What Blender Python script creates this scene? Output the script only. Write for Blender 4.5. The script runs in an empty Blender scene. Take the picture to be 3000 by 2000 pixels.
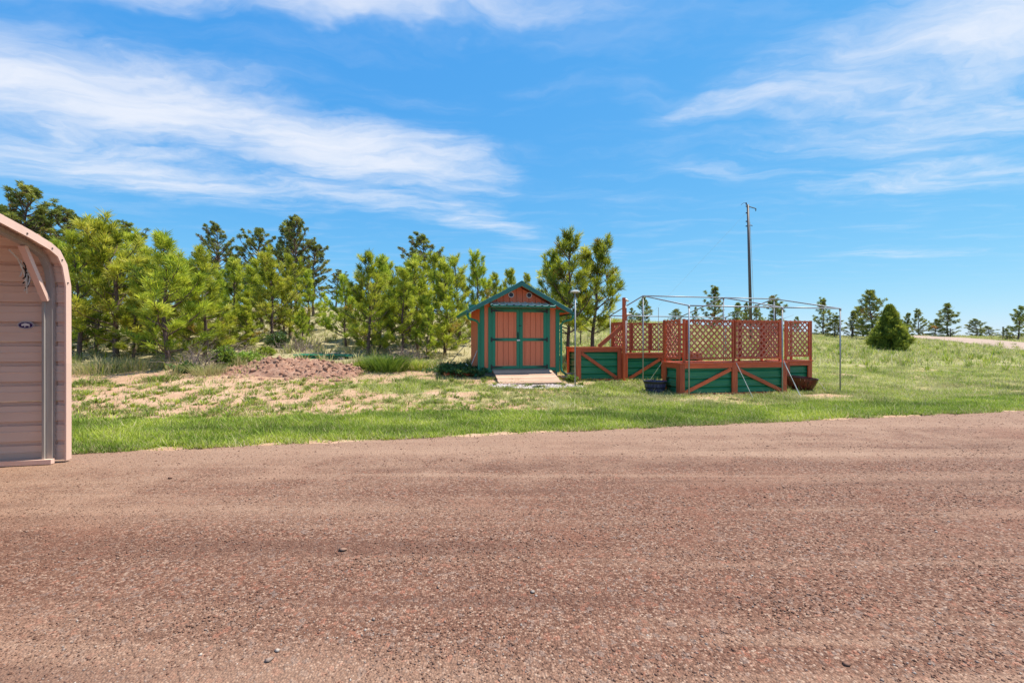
import bpy, math, random
import numpy as np
from mathutils import Vector, Matrix

R = math.radians
S = bpy.context.scene
COL = S.collection
rng = np.random.default_rng(7)
random.seed(7)

# ------------------------------------------------------------------ camera, sky, sun, exposure
CAM_H = 1.5
FPX = 1333.3                       # focal length in pixels of the 3000 px wide photograph
cam = bpy.data.cameras.new('camera'); cam.lens = 16; cam.sensor_width = 36; cam.clip_end = 9000; cam.clip_start = 0.05
cam_o = bpy.data.objects.new('camera', cam); COL.objects.link(cam_o)
cam_o.location = (0, 0, CAM_H); cam_o.rotation_euler = (R(90), 0, 0)
S.camera = cam_o

SUN_LEFT, SUN_FRONT = 0.417, 0.154   # metres a shadow runs left / toward the camera per metre of height
SUN_DIR = Vector((SUN_LEFT, SUN_FRONT, 1)).normalized()   # towards the sun
SUN_ELEV = math.asin(SUN_DIR.z)
SUN_AZ = math.atan2(SUN_DIR.x, SUN_DIR.y)                 # clockwise from +Y

sun = bpy.data.lights.new('sun', 'SUN'); sun.energy = 3.3; sun.angle = R(0.53); sun.color = (1.0, 0.93, 0.80)
sun_o = bpy.data.objects.new('sun', sun); COL.objects.link(sun_o)
sun_o.rotation_euler = (-SUN_DIR).to_track_quat('-Z', 'Y').to_euler(); sun_o.location = (20, 5, 40)

S.view_settings.view_transform = 'Standard'; S.view_settings.look = 'None'
S.view_settings.gamma = 1; S.view_settings.use_curve_mapping = False
S.view_settings.exposure = 1.15
S.render.engine = 'CYCLES'
S.cycles.max_bounces = 6; S.cycles.diffuse_bounces = 4; S.cycles.transparent_max_bounces = 6
S.cycles.use_denoising = True; S.cycles.denoiser = 'OPENIMAGEDENOISE'; S.cycles.denoising_prefilter = 'NONE'; S.cycles.denoising_input_passes = 'RGB_ALBEDO_NORMAL'
S.cycles.adaptive_threshold = 0.005

W = bpy.data.worlds.new('World'); S.world = W; W.use_nodes = True

class NT:
    """small helper round a node tree"""
    def __init__(s, nt): s.nt = nt; nt.nodes.clear()
    def n(s, typ, ins=None, **props):
        nd = s.nt.nodes.new(typ)
        for k, v in props.items(): setattr(nd, k, v)
        if ins:
            for k, v in ins.items():
                sk = nd.inputs[k]
                if isinstance(v, bpy.types.NodeSocket): s.nt.links.new(v, sk)
                else: sk.default_value = v
        return nd
    def link(s, a, b): s.nt.links.new(a, b)
    def math(s, op, a, b=None, c=None, clamp=False):
        nd = s.nt.nodes.new('ShaderNodeMath'); nd.operation = op; nd.use_clamp = clamp
        for i, v in enumerate((a, b, c)):
            if v is None: continue
            if isinstance(v, bpy.types.NodeSocket): s.nt.links.new(v, nd.inputs[i])
            else: nd.inputs[i].default_value = v
        return nd.outputs[0]
    def mix(s, f, a, b, blend='MIX'):
        nd = s.nt.nodes.new('ShaderNodeMix'); nd.data_type = 'RGBA'; nd.blend_type = blend; nd.clamp_factor = True
        for i, v in ((0, f), (6, a), (7, b)):
            if isinstance(v, bpy.types.NodeSocket): s.nt.links.new(v, nd.inputs[i])
            elif i == 0: nd.inputs[0].default_value = v
            else: nd.inputs[i].default_value = (*v[:3], 1)
        return nd.outputs[2]
    def noise(s, vec, scale, detail=4, rough=0.55, dist=0.0):
        nd = s.n('ShaderNodeTexNoise', {'Scale': scale, 'Detail': detail, 'Roughness': rough, 'Distortion': dist})
        if vec is not None: s.link(vec, nd.inputs['Vector'])
        return nd.outputs['Fac']
    def mapr(s, v, a, b, c=0.0, d=1.0, smooth=True):
        nd = s.n('ShaderNodeMapRange', {'Value': v, 'From Min': a, 'From Max': b, 'To Min': c, 'To Max': d})
        nd.interpolation_type = 'SMOOTHSTEP' if smooth else 'LINEAR'
        return nd.outputs[0]
    def mapping(s, vec, loc=(0,0,0), rot=(0,0,0), scale=(1,1,1), typ='POINT'):
        nd = s.n('ShaderNodeMapping', {'Location': loc, 'Rotation': rot, 'Scale': scale}); nd.vector_type = typ
        s.link(vec, nd.inputs['Vector']); return nd.outputs[0]
    def ramp(s, f, stops):
        nd = s.nt.nodes.new('ShaderNodeValToRGB'); el = nd.color_ramp.elements
        while len(el) < len(stops): el.new(0.5)
        for e, (p, c) in zip(el, stops): e.position = p; e.color = (*c, 1)
        s.link(f, nd.inputs[0]); return nd.outputs[0]

def build_world():
    w = NT(W.node_tree)
    sky = w.n('ShaderNodeTexSky', sky_type='NISHITA', sun_disc=False, sun_elevation=SUN_ELEV,
              sun_rotation=SUN_AZ, altitude=1500, air_density=1.0, dust_density=0.35, ozone_density=2.2)
    tc = w.n('ShaderNodeTexCoord').outputs['Generated']
    sep = w.n('ShaderNodeSeparateXYZ', {0: tc})
    z = w.math('MAXIMUM', sep.outputs[2], 0.02)
    p = w.n('ShaderNodeCombineXYZ', {0: w.math('DIVIDE', sep.outputs[0], z), 1: w.math('DIVIDE', sep.outputs[1], z)}).outputs[0]
    # cirrus deck: p is the position on a flat layer overhead, in units of its height
    warp = w.n('ShaderNodeTexNoise', {'Vector': p, 'Scale': 1.3, 'Detail': 5, 'Roughness': 0.55}).outputs['Color']
    wv = w.n('ShaderNodeVectorMath', {0: warp, 1: (0.5, 0.5, 0.5)}, operation='SUBTRACT').outputs[0]
    wv = w.n('ShaderNodeVectorMath', {0: wv, 'Scale': 0.75}, operation='SCALE').outputs[0]
    pw = w.n('ShaderNodeVectorMath', {0: p, 1: wv}, operation='ADD').outputs[0]
    streak = w.noise(w.mapping(pw, rot=(0, 0, R(-32)), scale=(0.9, 2.5, 1)), 1.5, 6, 0.56)
    fine = w.noise(w.mapping(pw, rot=(0, 0, R(-24)), scale=(1.2, 4.2, 1)), 2.6, 7, 0.60)
    tot = None
    bands = [  # centre, direction (deg), half length, half width, density
        ((-1.80, 1.90), 24, 1.45, 0.62, 1.15), ((-0.85, 2.45), 28, 1.15, 0.52, 1.1), ((-2.30, 2.70), 30, 1.5, 0.75, 0.80),
        ((-1.20, 3.10), 30, 1.3, 0.55, 0.62), ((-0.30, 3.65), 62, 1.3, 0.45, 0.60), ((-0.55, 1.30), 4, 1.05, 0.17, 0.9),
        ((1.70, 1.40), -35, 1.15, 0.60, .92), ((1.05, 1.92), -25, 0.75, 0.24, 0.6), ((2.05, 2.10), -12, 1.20, 0.55, 0.62),
        ((2.65, 2.75), -18, 1.25, 0.42, 0.66), ((1.3, 2.7), 10, 0.9, 0.3, 0.35), ((4.6, 5.2), 0, 1.6, 0.4, 0.5), ((0.6, 5.0), 10, 1.5, 0.5, 0.35),
        ((0.2, 0.35), 20, 1.2, 0.40, 0.85), ((-1.8, -0.4), 30, 1.4, 0.55, 0.9), ((1.7, 0.1), 25, 1.3, 0.5, 0.9), ((-0.2, -3.6), 20, 2.6, 0.9, 0.9), ((2.9, -1.9), 30, 1.8, 0.6, 0.9),  # this row and the next: unseen bands, added to whiten the blue ambient
        ((-3.4, -2.4), 25, 2.0, 0.7, 0.9), ((-1.0, -1.5), 25, 1.7, 0.55, 0.9), ((1.2, -2.6), 30, 1.6, 0.5, 0.8), ((-3.6, 0.4), 28, 1.5, 0.6, 0.8), ((3.6, -0.2), 20, 1.4, 0.6, 0.8), ((0.3, -0.7), 25, 1.2, 0.35, 0.8),
    ]
    for (c, a, L, Wd, dn) in bands:
        q = w.mapping(pw, loc=(c[0], c[1], 0), rot=(0, 0, R(a)), scale=(L, Wd, 1), typ='TEXTURE')
        d = w.n('ShaderNodeVectorMath', {0: q}, operation='LENGTH').outputs['Value']
        m = w.mapr(d, 1.35, 0.0, 0, dn)
        tot = m if tot is None else w.math('MAXIMUM', tot, m)
    nz = w.math('MULTIPLY_ADD', fine, 0.50, w.math('MULTIPLY', streak, 0.75))          # about 0.35 .. 0.95
    body = w.mapr(w.math('ADD', tot, w.math('MULTIPLY_ADD', nz, 1.5, -1.0)), -0.05, 1.2)
    body = w.math('MULTIPLY', body, w.mapr(tot, 0.0, 0.45))
    veil = w.math('MULTIPLY', w.mapr(streak, 0.45, 0.85), 0.20)
    mask = w.math('MAXIMUM', body, veil, clamp=True)
    mask = w.math('MULTIPLY', mask, w.mapr(sep.outputs[2], 0.04, 0.20))
    # lift of the blue (the photograph is strongly saturated)
    sc = w.n('ShaderNodeSeparateColor', {0: sky.outputs[0]})
    def grade(ch, k, g): return w.math('MULTIPLY', w.math('POWER', w.math('MULTIPLY', sc.outputs[ch], .1275), g), k/SKYK)
    SKYK = 0.15*2**1.0/1.04
    blue = w.n('ShaderNodeCombineColor', {0: grade(0, .60, 1.05), 1: grade(1, .72, .54), 2: grade(2, .86, .17)}).outputs[0]
    cloudc = w.n('ShaderNodeRGB'); cloudc.outputs[0].default_value = (.86/SKYK, .86/SKYK, .89/SKYK, 1)
    col = w.mix(w.math('MULTIPLY', mask, 0.80), blue, cloudc.outputs[0])
    bg = w.n('ShaderNodeBackground', {'Color': col, 'Strength': 0.15})
    out = w.n('ShaderNodeOutputWorld')
    w.link(bg.outputs[0], out.inputs[0])
build_world()

# ------------------------------------------------------------------ site frame and terrain
TH = R(12.5); CT, ST = math.cos(TH), math.sin(TH)     # the road, the carport, the shed and the beds share this direction
def site(s, t, z=0.0): return Vector((s*CT - t*ST, s*ST + t*CT, z))
def to_site(x, y): return x*CT + y*ST, -x*ST + y*CT

def vnoise(x, y, seed=0):
    x = np.asarray(x, float); y = np.asarray(y, float)
    xi = np.floor(x).astype(np.int64); yi = np.floor(y).astype(np.int64); fx = x - xi; fy = y - yi
    fx = fx*fx*(3-2*fx); fy = fy*fy*(3-2*fy)
    def h(a, b):
        v = (a*374761393 + b*668265263 + seed*974711) & 0x7fffffff
        v = ((v ^ (v >> 13)) * 1274126177) & 0x7fffffff
        return ((v ^ (v >> 16)) & 0xffff) / 65535.0
    return (h(xi, yi)*(1-fx) + h(xi+1, yi)*fx)*(1-fy) + (h(xi, yi+1)*(1-fx) + h(xi+1, yi+1)*fx)*fy
def fbm(x, y, seed=0, oct=4):
    v = 0; a = 0.5; n = 0
    for i in range(oct):
        v = v + a*vnoise(np.asarray(x)*2**i, np.asarray(y)*2**i, seed+i*17); n += a; a *= 0.5
    return v/n
def sstep(a, b, v): q = np.clip((v-a)/(b-a), 0, 1); return q*q*(3-2*q)

ROAD_T = 7.1
def PX(p): return (np.asarray(p, float)-1500)/FPX
KU = PX([0, 1000, 1300, 1500, 1690, 1945, 2200, 2460, 3000])
K_A = np.array([.12, .12, .12, .12, .11, .10, .07, .04, .03])          # height at t = 10.75
K_B = np.array([.42, .42, .42, .40, .31, .26, .21, .17, .12])          # t = 13.3
K_C = np.array([.64, .64, .62, .60, .53, .42, .35, .30, .25])          # t = 15.5
K_D = (1000-np.array([890, 900, 922, 925, 930, 946, 966, 984, 986]))/FPX   # slope of the crest line as seen from the road
T_CREST = 43.0
def terrain(x, y):
    x = np.asarray(x, float); y = np.asarray(y, float)
    s_, t = to_site(x, y)
    u = np.clip(x/np.maximum(y, 1.0), -1.3, 1.3)
    a, b, c = np.interp(u, KU, K_A), np.interp(u, KU, K_B), np.interp(u, KU, K_C)
    d = CAM_H + np.interp(u, KU, K_D)*T_CREST/np.maximum(CT - u*ST, .5)
    def seg(t0, z0, t1, z1): return z0 + (z1-z0)*np.clip((t-t0)/(t1-t0), 0, 1)
    z = np.where(t < 10.75, seg(7.4, 0, 10.75, a), np.where(t < 13.3, seg(10.75, a, 13.3, b),
        np.where(t < 15.5, seg(13.3, b, 15.5, c), np.where(t < T_CREST, seg(15.5, c, T_CREST, d),
        d - 3.0*np.clip((t-T_CREST)/60, 0, 1) - 8.0*np.clip((t-110)/600, 0, 1)))))
    z = np.where(y < 1, 0, z)
    w = sstep(8, 11, t)
    return z + w*(fbm(x*.8, y*.8, 3, 3)-.5)*.07 + sstep(16, 25, t)*(fbm(x*.18, y*.18, 5, 3)-.5)*.35
def TZ(x, y): return float(terrain(x, y))
def at(px, y): 
    x = float(PX(px))*y; return Vector((x, y, TZ(x, y)))
def ground_hit(px, py):
    u = float(PX(px)); k = (1000-py)/FPX
    ys = np.linspace(3, 80, 3000); h = CAM_H + k*ys - terrain(u*ys, ys)
    i = int(np.argmax(h < 0)); y = ys[i]
    return Vector((u*y, y, TZ(u*y, y)))

def cover_at(x, y):
    """share of ground hidden by living grass, 0..1"""
    s_, t = to_site(x, y); u = np.clip(x/np.maximum(y, 1), -1.3, 1.3)
    ts = np.interp(u, PX([0, 1200, 1600, 2100, 3000]), [9.7, 9.6, 9.3, 8.9, 9.3]) + (fbm(s_*.7, t*0, 11, 3)-.5)*1.2
    lawn = np.interp(u, PX([0, 700, 1000, 1150, 1400, 1700, 1850, 3000]), [-.10, -.04, .20, .36, .48, .56, .70, .68])
    back = np.interp(u, PX([0, 900, 1300, 1650, 1800, 3000]), [.10, .16, .26, .55, .72, .74])
    n = fbm(s_*.55, t*1.0, 21, 4); n2 = fbm(s_*1.9, t*3.2, 31, 3)
    base = lawn + (back-lawn)*sstep(12.6, 14.2, t)
    cv = base + (n-.5)*1.15 + (n2-.5)*.55
    cv = np.where((u > PX(1080)) & (u < PX(1700)) & (t > 11.6) & (t < 12.7), cv+.18, cv)
    strip = 1-sstep(ts-.35, ts+.25, t)
    cv = np.maximum(cv, strip*(.92+(n2-.5)*.9))
    cv = cv*sstep(ROAD_T-.05, ROAD_T+.25, t+(fbm(s_*1.5, t*0, 41, 3)-.5)*.7)
    return np.clip(cv, 0, 1), strip

# ------------------------------------------------------------------ materials
MATS = {}
def mat(name, fn=None, **kw):
    if name in MATS: return MATS[name]
    m = bpy.data.materials.new(name); m.use_nodes = True; nt = NT(m.node_tree); MATS[name] = m
    out = nt.n('ShaderNodeOutputMaterial'); sh = fn(nt, **kw); nt.link(sh, out.inputs[0]); return m
def bsdf(nt, col, rough=0.6, metal=0.0, bump=None, bs=0.3, bd=0.01, spec=0.5):
    b = nt.n('ShaderNodeBsdfPrincipled', {'Metallic': metal, 'Specular IOR Level': spec})
    if isinstance(col, bpy.types.NodeSocket): nt.link(col, b.inputs['Base Color'])
    else: b.inputs['Base Color'].default_value = (*col, 1)
    if isinstance(rough, bpy.types.NodeSocket): nt.link(rough, b.inputs['Roughness'])
    else: b.inputs['Roughness'].default_value = rough
    if bump is not None:
        bp = nt.n('ShaderNodeBump', {'Strength': bs, 'Distance': bd, 'Height': bump}); nt.link(bp.outputs[0], b.inputs['Normal'])
    return b.outputs[0]
def obj_coord(nt): return nt.n('ShaderNodeTexCoord').outputs['Object']
def world_pos(nt): return nt.n('ShaderNodeNewGeometry').outputs['Position']
def obj_rand(nt): return nt.n('ShaderNodeObjectInfo').outputs['Random']
def attr(nt, name): return nt.n('ShaderNodeAttribute', attribute_name=name).outputs['Fac']

def m_wood(nt, a, b, knots=True, rough=0.55):
    oc = obj_coord(nt); r = obj_rand(nt)
    off = nt.n('ShaderNodeVectorMath', {0: oc, 1: nt.n('ShaderNodeCombineXYZ', {0: nt.math('MULTIPLY', r, 37.0), 1: nt.math('MULTIPLY', r, 11.0)}).outputs[0]}, operation='ADD').outputs[0]
    g = nt.noise(nt.mapping(off, scale=(1.2, 26, 26)), 2.2, 6, 0.6, 0.4)
    w = nt.noise(off, 3.0, 4)
    c = nt.mix(nt.mapr(g, .30, .72), a, b)
    c = nt.mix(nt.math('MULTIPLY', nt.mapr(w, .45, .75), .35), c, tuple(v*.55 for v in a))
    if knots:
        vo = nt.n('ShaderNodeTexVoronoi', {'Vector': nt.mapping(off, scale=(1, 2.2, 2.2)), 'Scale': 3.6}).outputs['Distance']
        c = nt.mix(nt.mapr(vo, .10, .04, 0, .75), c, tuple(v*.25 for v in a))
    hsv = nt.n('ShaderNodeHueSaturation', {'Color': c, 'Value': nt.math('MULTIPLY_ADD', r, .5, .72)}).outputs[0]
    return bsdf(nt, hsv, rough, bump=g, bs=.25, bd=.004)
CEDAR = mat('stained_cedar', m_wood, a=(.72, .140, .046), b=(.42, .064, .022))
BARE = mat('bare_board', m_wood, a=(.598, .402, .287), b=(.460, .287, .196))
GREYWOOD = mat('weathered_wood', m_wood, a=(.30, .27, .24), b=(.20, .175, .155))
def m_lattice(nt):
    r = obj_rand(nt); oc = obj_coord(nt)
    g = nt.noise(nt.mapping(oc, scale=(2, 30, 30)), 3, 4)
    c = nt.mix(g, (.62, .155, .085), (.42, .085, .045)); c = nt.mix(nt.math('MULTIPLY', r, .5), c, (.68, .27, .17))
    return bsdf(nt, c, .65)
LATT = mat('lattice_wood', m_lattice)

def m_paint(nt, col, col2, rough=.5, streak=(3, 3, .6), amt=.5, bs=.06):
    p = obj_coord(nt); n = nt.noise(nt.mapping(p, scale=streak), 3.0, 6, .6); f = nt.noise(p, 60, 3)
    c = nt.mix(nt.math('MULTIPLY', nt.mapr(n, .35, .75), amt), col, col2)
    c = nt.mix(nt.math('MULTIPLY', f, .12), c, tuple(v*.6 for v in col))
    c = nt.n('ShaderNodeHueSaturation', {'Color': c, 'Value': nt.math('MULTIPLY_ADD', obj_rand(nt), .09, .955)}).outputs[0]
    return bsdf(nt, c, nt.math('MULTIPLY_ADD', n, .25, rough-.12), bump=f, bs=bs, bd=.003)
SIDING = mat('terracotta_siding', m_paint, col=(.78, .205, .095), col2=(.64, .165, .08), rough=.7, streak=(14, 14, .4), amt=.9, bs=.15)
TRIM = mat('green_trim_paint', m_paint, col=(.014, .195, .105), col2=(.025, .235, .13), rough=.5)
GREENMETAL = mat('green_sheet_metal', m_paint, col=(.014, .20, .088), col2=(.06, .28, .15), rough=.34, streak=(.6, 2, 5), amt=.7)
ROOFM = mat('green_roof_metal', m_paint, col=(.024, .144, .126), col2=(.036, .180, .156), rough=.4)
AWN = mat('awning_painted_sheen', m_paint, col=(.34, .56, .48), col2=(.44, .64, .56), rough=.35)  # green sheet metal; sunlit sheen and sky reflection painted in as a paler base
BLACK = mat('black_iron', m_paint, col=(.012, .012, .013), col2=(.02, .02, .02), rough=.45)
WHITE = mat('white_plastic', m_paint, col=(.74, .73, .69), col2=(.62, .60, .55), rough=.4)
SILVER = mat('bright_latch_metal', m_paint, col=(.75, .75, .72), col2=(.6, .6, .6), rough=.3)
VENTB = mat('vent_mesh', m_paint, col=(.035, .05, .10), col2=(.05, .06, .11), rough=.5)
ROPE = mat('pale_rope', m_paint, col=(.70, .70, .66), col2=(.5, .5, .48), rough=.8)
PORTM = mat('clay_sheet_metal', m_paint, col=(.82, .62, .515), col2=(.76, .55, .44), rough=.32, streak=(.35, 6, 6), amt=.8)
PORTT = mat('clay_trim_metal', m_paint, col=(.82, .56, .46), col2=(.74, .48, .38), rough=.4)
def m_galv(nt):
    p = obj_coord(nt); n = nt.noise(p, 18, 5); v = nt.n('ShaderNodeTexVoronoi', {'Vector': p, 'Scale': 60}).outputs['Color']
    c = nt.mix(n, (.30, .31, .33), (.42, .43, .45)); c = nt.mix(.15, c, v, 'MULTIPLY')
    return bsdf(nt, c, .5, .45)
GALV = mat('galvanised_steel', m_galv)
def m_galv_dull(nt):
    p = obj_coord(nt); n = nt.noise(nt.mapping(p, scale=(8, 8, 1)), 3, 5)
    return bsdf(nt, nt.mix(n, (.36, .33, .30), (.52, .48, .44)), .5, .35)
GALVD = mat('dull_galvanised_steel', m_galv_dull)
PURPLE = mat('sticker_purple', m_paint, col=(.035, .012, .11), col2=(.03, .01, .09), rough=.35)
STWHITE = mat('sticker_white', m_paint, col=(.8, .78, .78), col2=(.75, .73, .73), rough=.35)
BARK_RED = None
def m_bark(nt, a, b):
    p = obj_coord(nt); n = nt.noise(nt.mapping(p, scale=(1, 1, .35)), 22, 5, .65); r = obj_rand(nt)
    c = nt.mix(nt.mapr(n, .35, .65), a, b); c = nt.mix(nt.math('MULTIPLY', r, .4), c, (.18, .13, .11))
    return bsdf(nt, c, .9, bump=n, bs=.6, bd=.02, spec=.2)
BARK = mat('pine_bark', m_bark, a=(.077, .053, .045), b=(.210, .140, .119))
TWIG = mat('grey_twig', m_bark, a=(.192, .144, .126), b=(.360, .294, .264))

def m_leaf(nt, stops, trans=.35, rough=.5, vary=.3, spec=.35):
    t = attr(nt, 'tint'); r = obj_rand(nt)
    c = nt.ramp(t, stops)
    c = nt.n('ShaderNodeHueSaturation', {'Color': c, 'Hue': nt.math('MULTIPLY_ADD', r, .03, .485), 'Value': nt.math('MULTIPLY_ADD', r, vary, 1-vary*.5)}).outputs[0]
    b = nt.n('ShaderNodeBsdfPrincipled', {'Base Color': c, 'Roughness': rough, 'Specular IOR Level': spec})
    tr = nt.n('ShaderNodeBsdfTranslucent', {'Color': nt.mix(.35, c, (.50, .52, .03), 'MIX')})
    return nt.n('ShaderNodeMixShader', {0: trans, 1: b.outputs[0], 2: tr.outputs[0]}).outputs[0]
NEEDLE_Y = mat('young_pine_needles', m_leaf, stops=[(0, (.42, .20, .07)), (.06, (.34, .24, .05)), (.13, (.055, .10, .018)), (.42, (.21, .30, .03)), (.70, (.50, .56, .055)), (1, (.72, .72, .14))], trans=.45)
NEEDLE_O = mat('old_pine_needles', m_leaf, stops=[(0, (.44, .18, .09)), (.07, (.34, .19, .08)), (.12, (.06, .10, .036)), (.5, (.16, .21, .055)), (.85, (.33, .35, .085)), (1, (.44, .44, .12))], trans=.32)
NEEDLE_J = mat('juniper_sprays', m_leaf, stops=[(0, (.05, .085, .025)), (.45, (.13, .21, .04)), (.8, (.34, .42, .07)), (1, (.52, .55, .12))], trans=.30)
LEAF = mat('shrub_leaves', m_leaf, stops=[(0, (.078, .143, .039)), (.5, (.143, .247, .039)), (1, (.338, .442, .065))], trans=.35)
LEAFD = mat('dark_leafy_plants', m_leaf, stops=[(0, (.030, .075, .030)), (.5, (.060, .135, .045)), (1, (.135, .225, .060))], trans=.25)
def m_grass(nt):
    t = attr(nt, 'tint'); d = attr(nt, 'dry')
    g = nt.ramp(t, [(0, (.10, .17, .02)), (.45, (.25, .35, .035)), (.8, (.43, .50, .06)), (1, (.58, .60, .13))])
    s = nt.ramp(t, [(0, (.287, .241, .115)), (.5, (.460, .402, .218)), (1, (.632, .552, .356))])
    c = nt.mix(d, g, s)
    b = nt.n('ShaderNodeBsdfPrincipled', {'Base Color': c, 'Roughness': .6, 'Specular IOR Level': .25})
    tr = nt.n('ShaderNodeBsdfTranslucent', {'Color': c})
    return nt.n('ShaderNodeMixShader', {0: .35, 1: b.outputs[0], 2: tr.outputs[0]}).outputs[0]
GRASS = mat('grass_blades', m_grass)

def m_ground(nt):
    p = world_pos(nt); cv = attr(nt, 'cover'); hill = attr(nt, 'hill')
    n1 = nt.noise(p, .9, 6, .6); n2 = nt.noise(p, 7, 6, .65); n3 = nt.noise(p, 45, 4, .7); n4 = nt.noise(p, .35, 4)
    dirt = nt.mix(nt.mapr(n1, .35, .7), (.42, .245, .15), (.53, .35, .24))
    dirt = nt.mix(nt.mapr(n2, .50, .75, 0, .7), dirt, (.30, .17, .105))
    dirt = nt.mix(nt.mapr(n3, .35, .75, 0, .5), dirt, (.58, .41, .29))
    thatch = nt.mix(nt.mapr(n2, .35, .7), (.20, .23, .05), (.38, .35, .15))
    thatch = nt.mix(nt.mapr(n3, .4, .75, 0, .5), thatch, (.12, .17, .03))
    thatch = nt.mix(nt.mapr(n4, .42, .66, 0, .35), thatch, (.36, .31, .16))
    dry = nt.mix(nt.mapr(n2, .35, .7), (.36, .30, .16), (.47, .40, .26)); dry = nt.mix(nt.mapr(n3, .4, .7, 0, .6), dry, (.17, .17, .06))
    base = nt.mix(hill, dirt, dry)
    f = nt.mapr(nt.math('ADD', cv, nt.math('MULTIPLY_ADD', n2, .5, -.25)), .30, .62)
    c = nt.mix(f, base, thatch)
    return bsdf(nt, c, .95, bump=nt.math('ADD', n2, nt.math('MULTIPLY', n3, .4)), bs=.8, bd=.05, spec=.1)
GROUND = mat('yard_ground', m_ground)

def m_gravel(nt, tone=1.0, scale=1.0):
    p = world_pos(nt); edge = attr(nt, 'edge')
    pw = nt.mapping(p, scale=(scale, scale, scale))
    v1 = nt.n('ShaderNodeTexVoronoi', {'Vector': pw, 'Scale': 84, 'Randomness': 1.0})
    v2 = nt.n('ShaderNodeTexVoronoi', {'Vector': pw, 'Scale': 36, 'Randomness': 1.0})
    v3 = nt.n('ShaderNodeTexVoronoi', {'Vector': pw, 'Scale': 140, 'Randomness': 1.0})
    h1 = nt.n('ShaderNodeSeparateColor', {0: v1.outputs['Color']}).outputs[0]
    h2 = nt.n('ShaderNodeSeparateColor', {0: v2.outputs['Color']}).outputs[1]
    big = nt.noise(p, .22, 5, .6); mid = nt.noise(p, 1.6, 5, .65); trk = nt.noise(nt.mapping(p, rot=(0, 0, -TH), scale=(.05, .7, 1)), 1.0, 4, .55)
    c = nt.ramp(h1, [(0, (.08, .034, .022)), (.3, (.155, .073, .047)), (.6, (.22, .112, .074)), (.85, (.30, .172, .12)), (1, (.43, .295, .22))])
    c = nt.mix(nt.mapr(h2, .86, .99, 0, .45), c, (.27, .215, .19))
    c = nt.mix(nt.mapr(h2, .0, .12, .45, 0), c, (.40, .15, .095))
    red = nt.mix(nt.mapr(nt.n('ShaderNodeSeparateColor', {0: v3.outputs['Color']}).outputs[0], 0, 1), (.18, .066, .040), (.29, .135, .088))
    c = nt.mix(nt.mapr(nt.math('ADD', big, nt.math('MULTIPLY_ADD', mid, .5, -.25)), .50, .66, 0, .6), c, red)
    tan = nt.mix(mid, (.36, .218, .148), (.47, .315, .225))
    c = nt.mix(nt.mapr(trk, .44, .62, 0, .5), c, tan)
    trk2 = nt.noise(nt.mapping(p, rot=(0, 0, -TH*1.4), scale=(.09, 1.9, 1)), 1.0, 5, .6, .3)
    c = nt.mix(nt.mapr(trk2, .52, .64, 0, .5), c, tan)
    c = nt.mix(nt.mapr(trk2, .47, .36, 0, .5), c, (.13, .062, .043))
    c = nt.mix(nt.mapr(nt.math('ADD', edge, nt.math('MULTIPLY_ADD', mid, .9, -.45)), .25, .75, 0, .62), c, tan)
    crev = nt.mapr(v1.outputs['Distance'], .35, .75, 0, .35)
    c = nt.mix(crev, c, (.10, .055, .042))
    hgt = nt.math('ADD', nt.math('MULTIPLY', nt.math('SUBTRACT', 1.0, v1.outputs['Distance']), .6), nt.math('MULTIPLY', nt.math('SUBTRACT', 1.0, v2.outputs['Distance']), .5))
    hgt = nt.math('ADD', hgt, nt.math('MULTIPLY', mid, .8))
    return bsdf(nt, c, .92, bump=hgt, bs=.9, bd=.018, spec=.2)
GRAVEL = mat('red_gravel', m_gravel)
def m_stones(nt, ramp):
    t = attr(nt, 'tint'); c = nt.ramp(t, ramp); n = nt.noise(world_pos(nt), 120, 3)
    return bsdf(nt, nt.mix(nt.math('MULTIPLY', n, .3), c, (.2, .13, .1)), .85, spec=.2)
STONES = mat('gravel_stones', m_stones, ramp=[(0, (.10, .046, .03)), (.3, (.19, .093, .063)), (.6, (.26, .14, .097)), (.88, (.34, .21, .15)), (.96, (.27, .22, .195)), (1, (.55, .47, .40))])
PALESTONE = mat('pale_gravel_stones', m_stones, ramp=[(0, (.36, .29, .27)), (.5, (.55, .47, .44)), (1, (.74, .68, .64))])
def m_soil(nt, a, b):
    p = world_pos(nt); n = nt.noise(p, 6, 6, .7); n2 = nt.noise(p, 30, 4, .7)
    c = nt.mix(nt.mapr(n, .35, .7), a, b); c = nt.mix(nt.mapr(n2, .5, .75, 0, .5), c, tuple(v*.5 for v in a))
    return bsdf(nt, c, .95, bump=nt.math('ADD', n, nt.math('MULTIPLY', n2, .5)), bs=.9, bd=.04, spec=.1)
CLAY = mat('turned_red_dirt', m_soil, a=(.30, .155, .105), b=(.43, .265, .19))
SOIL = mat('bed_soil', m_soil, a=(.10, .065, .045), b=(.17, .11, .08))

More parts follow.
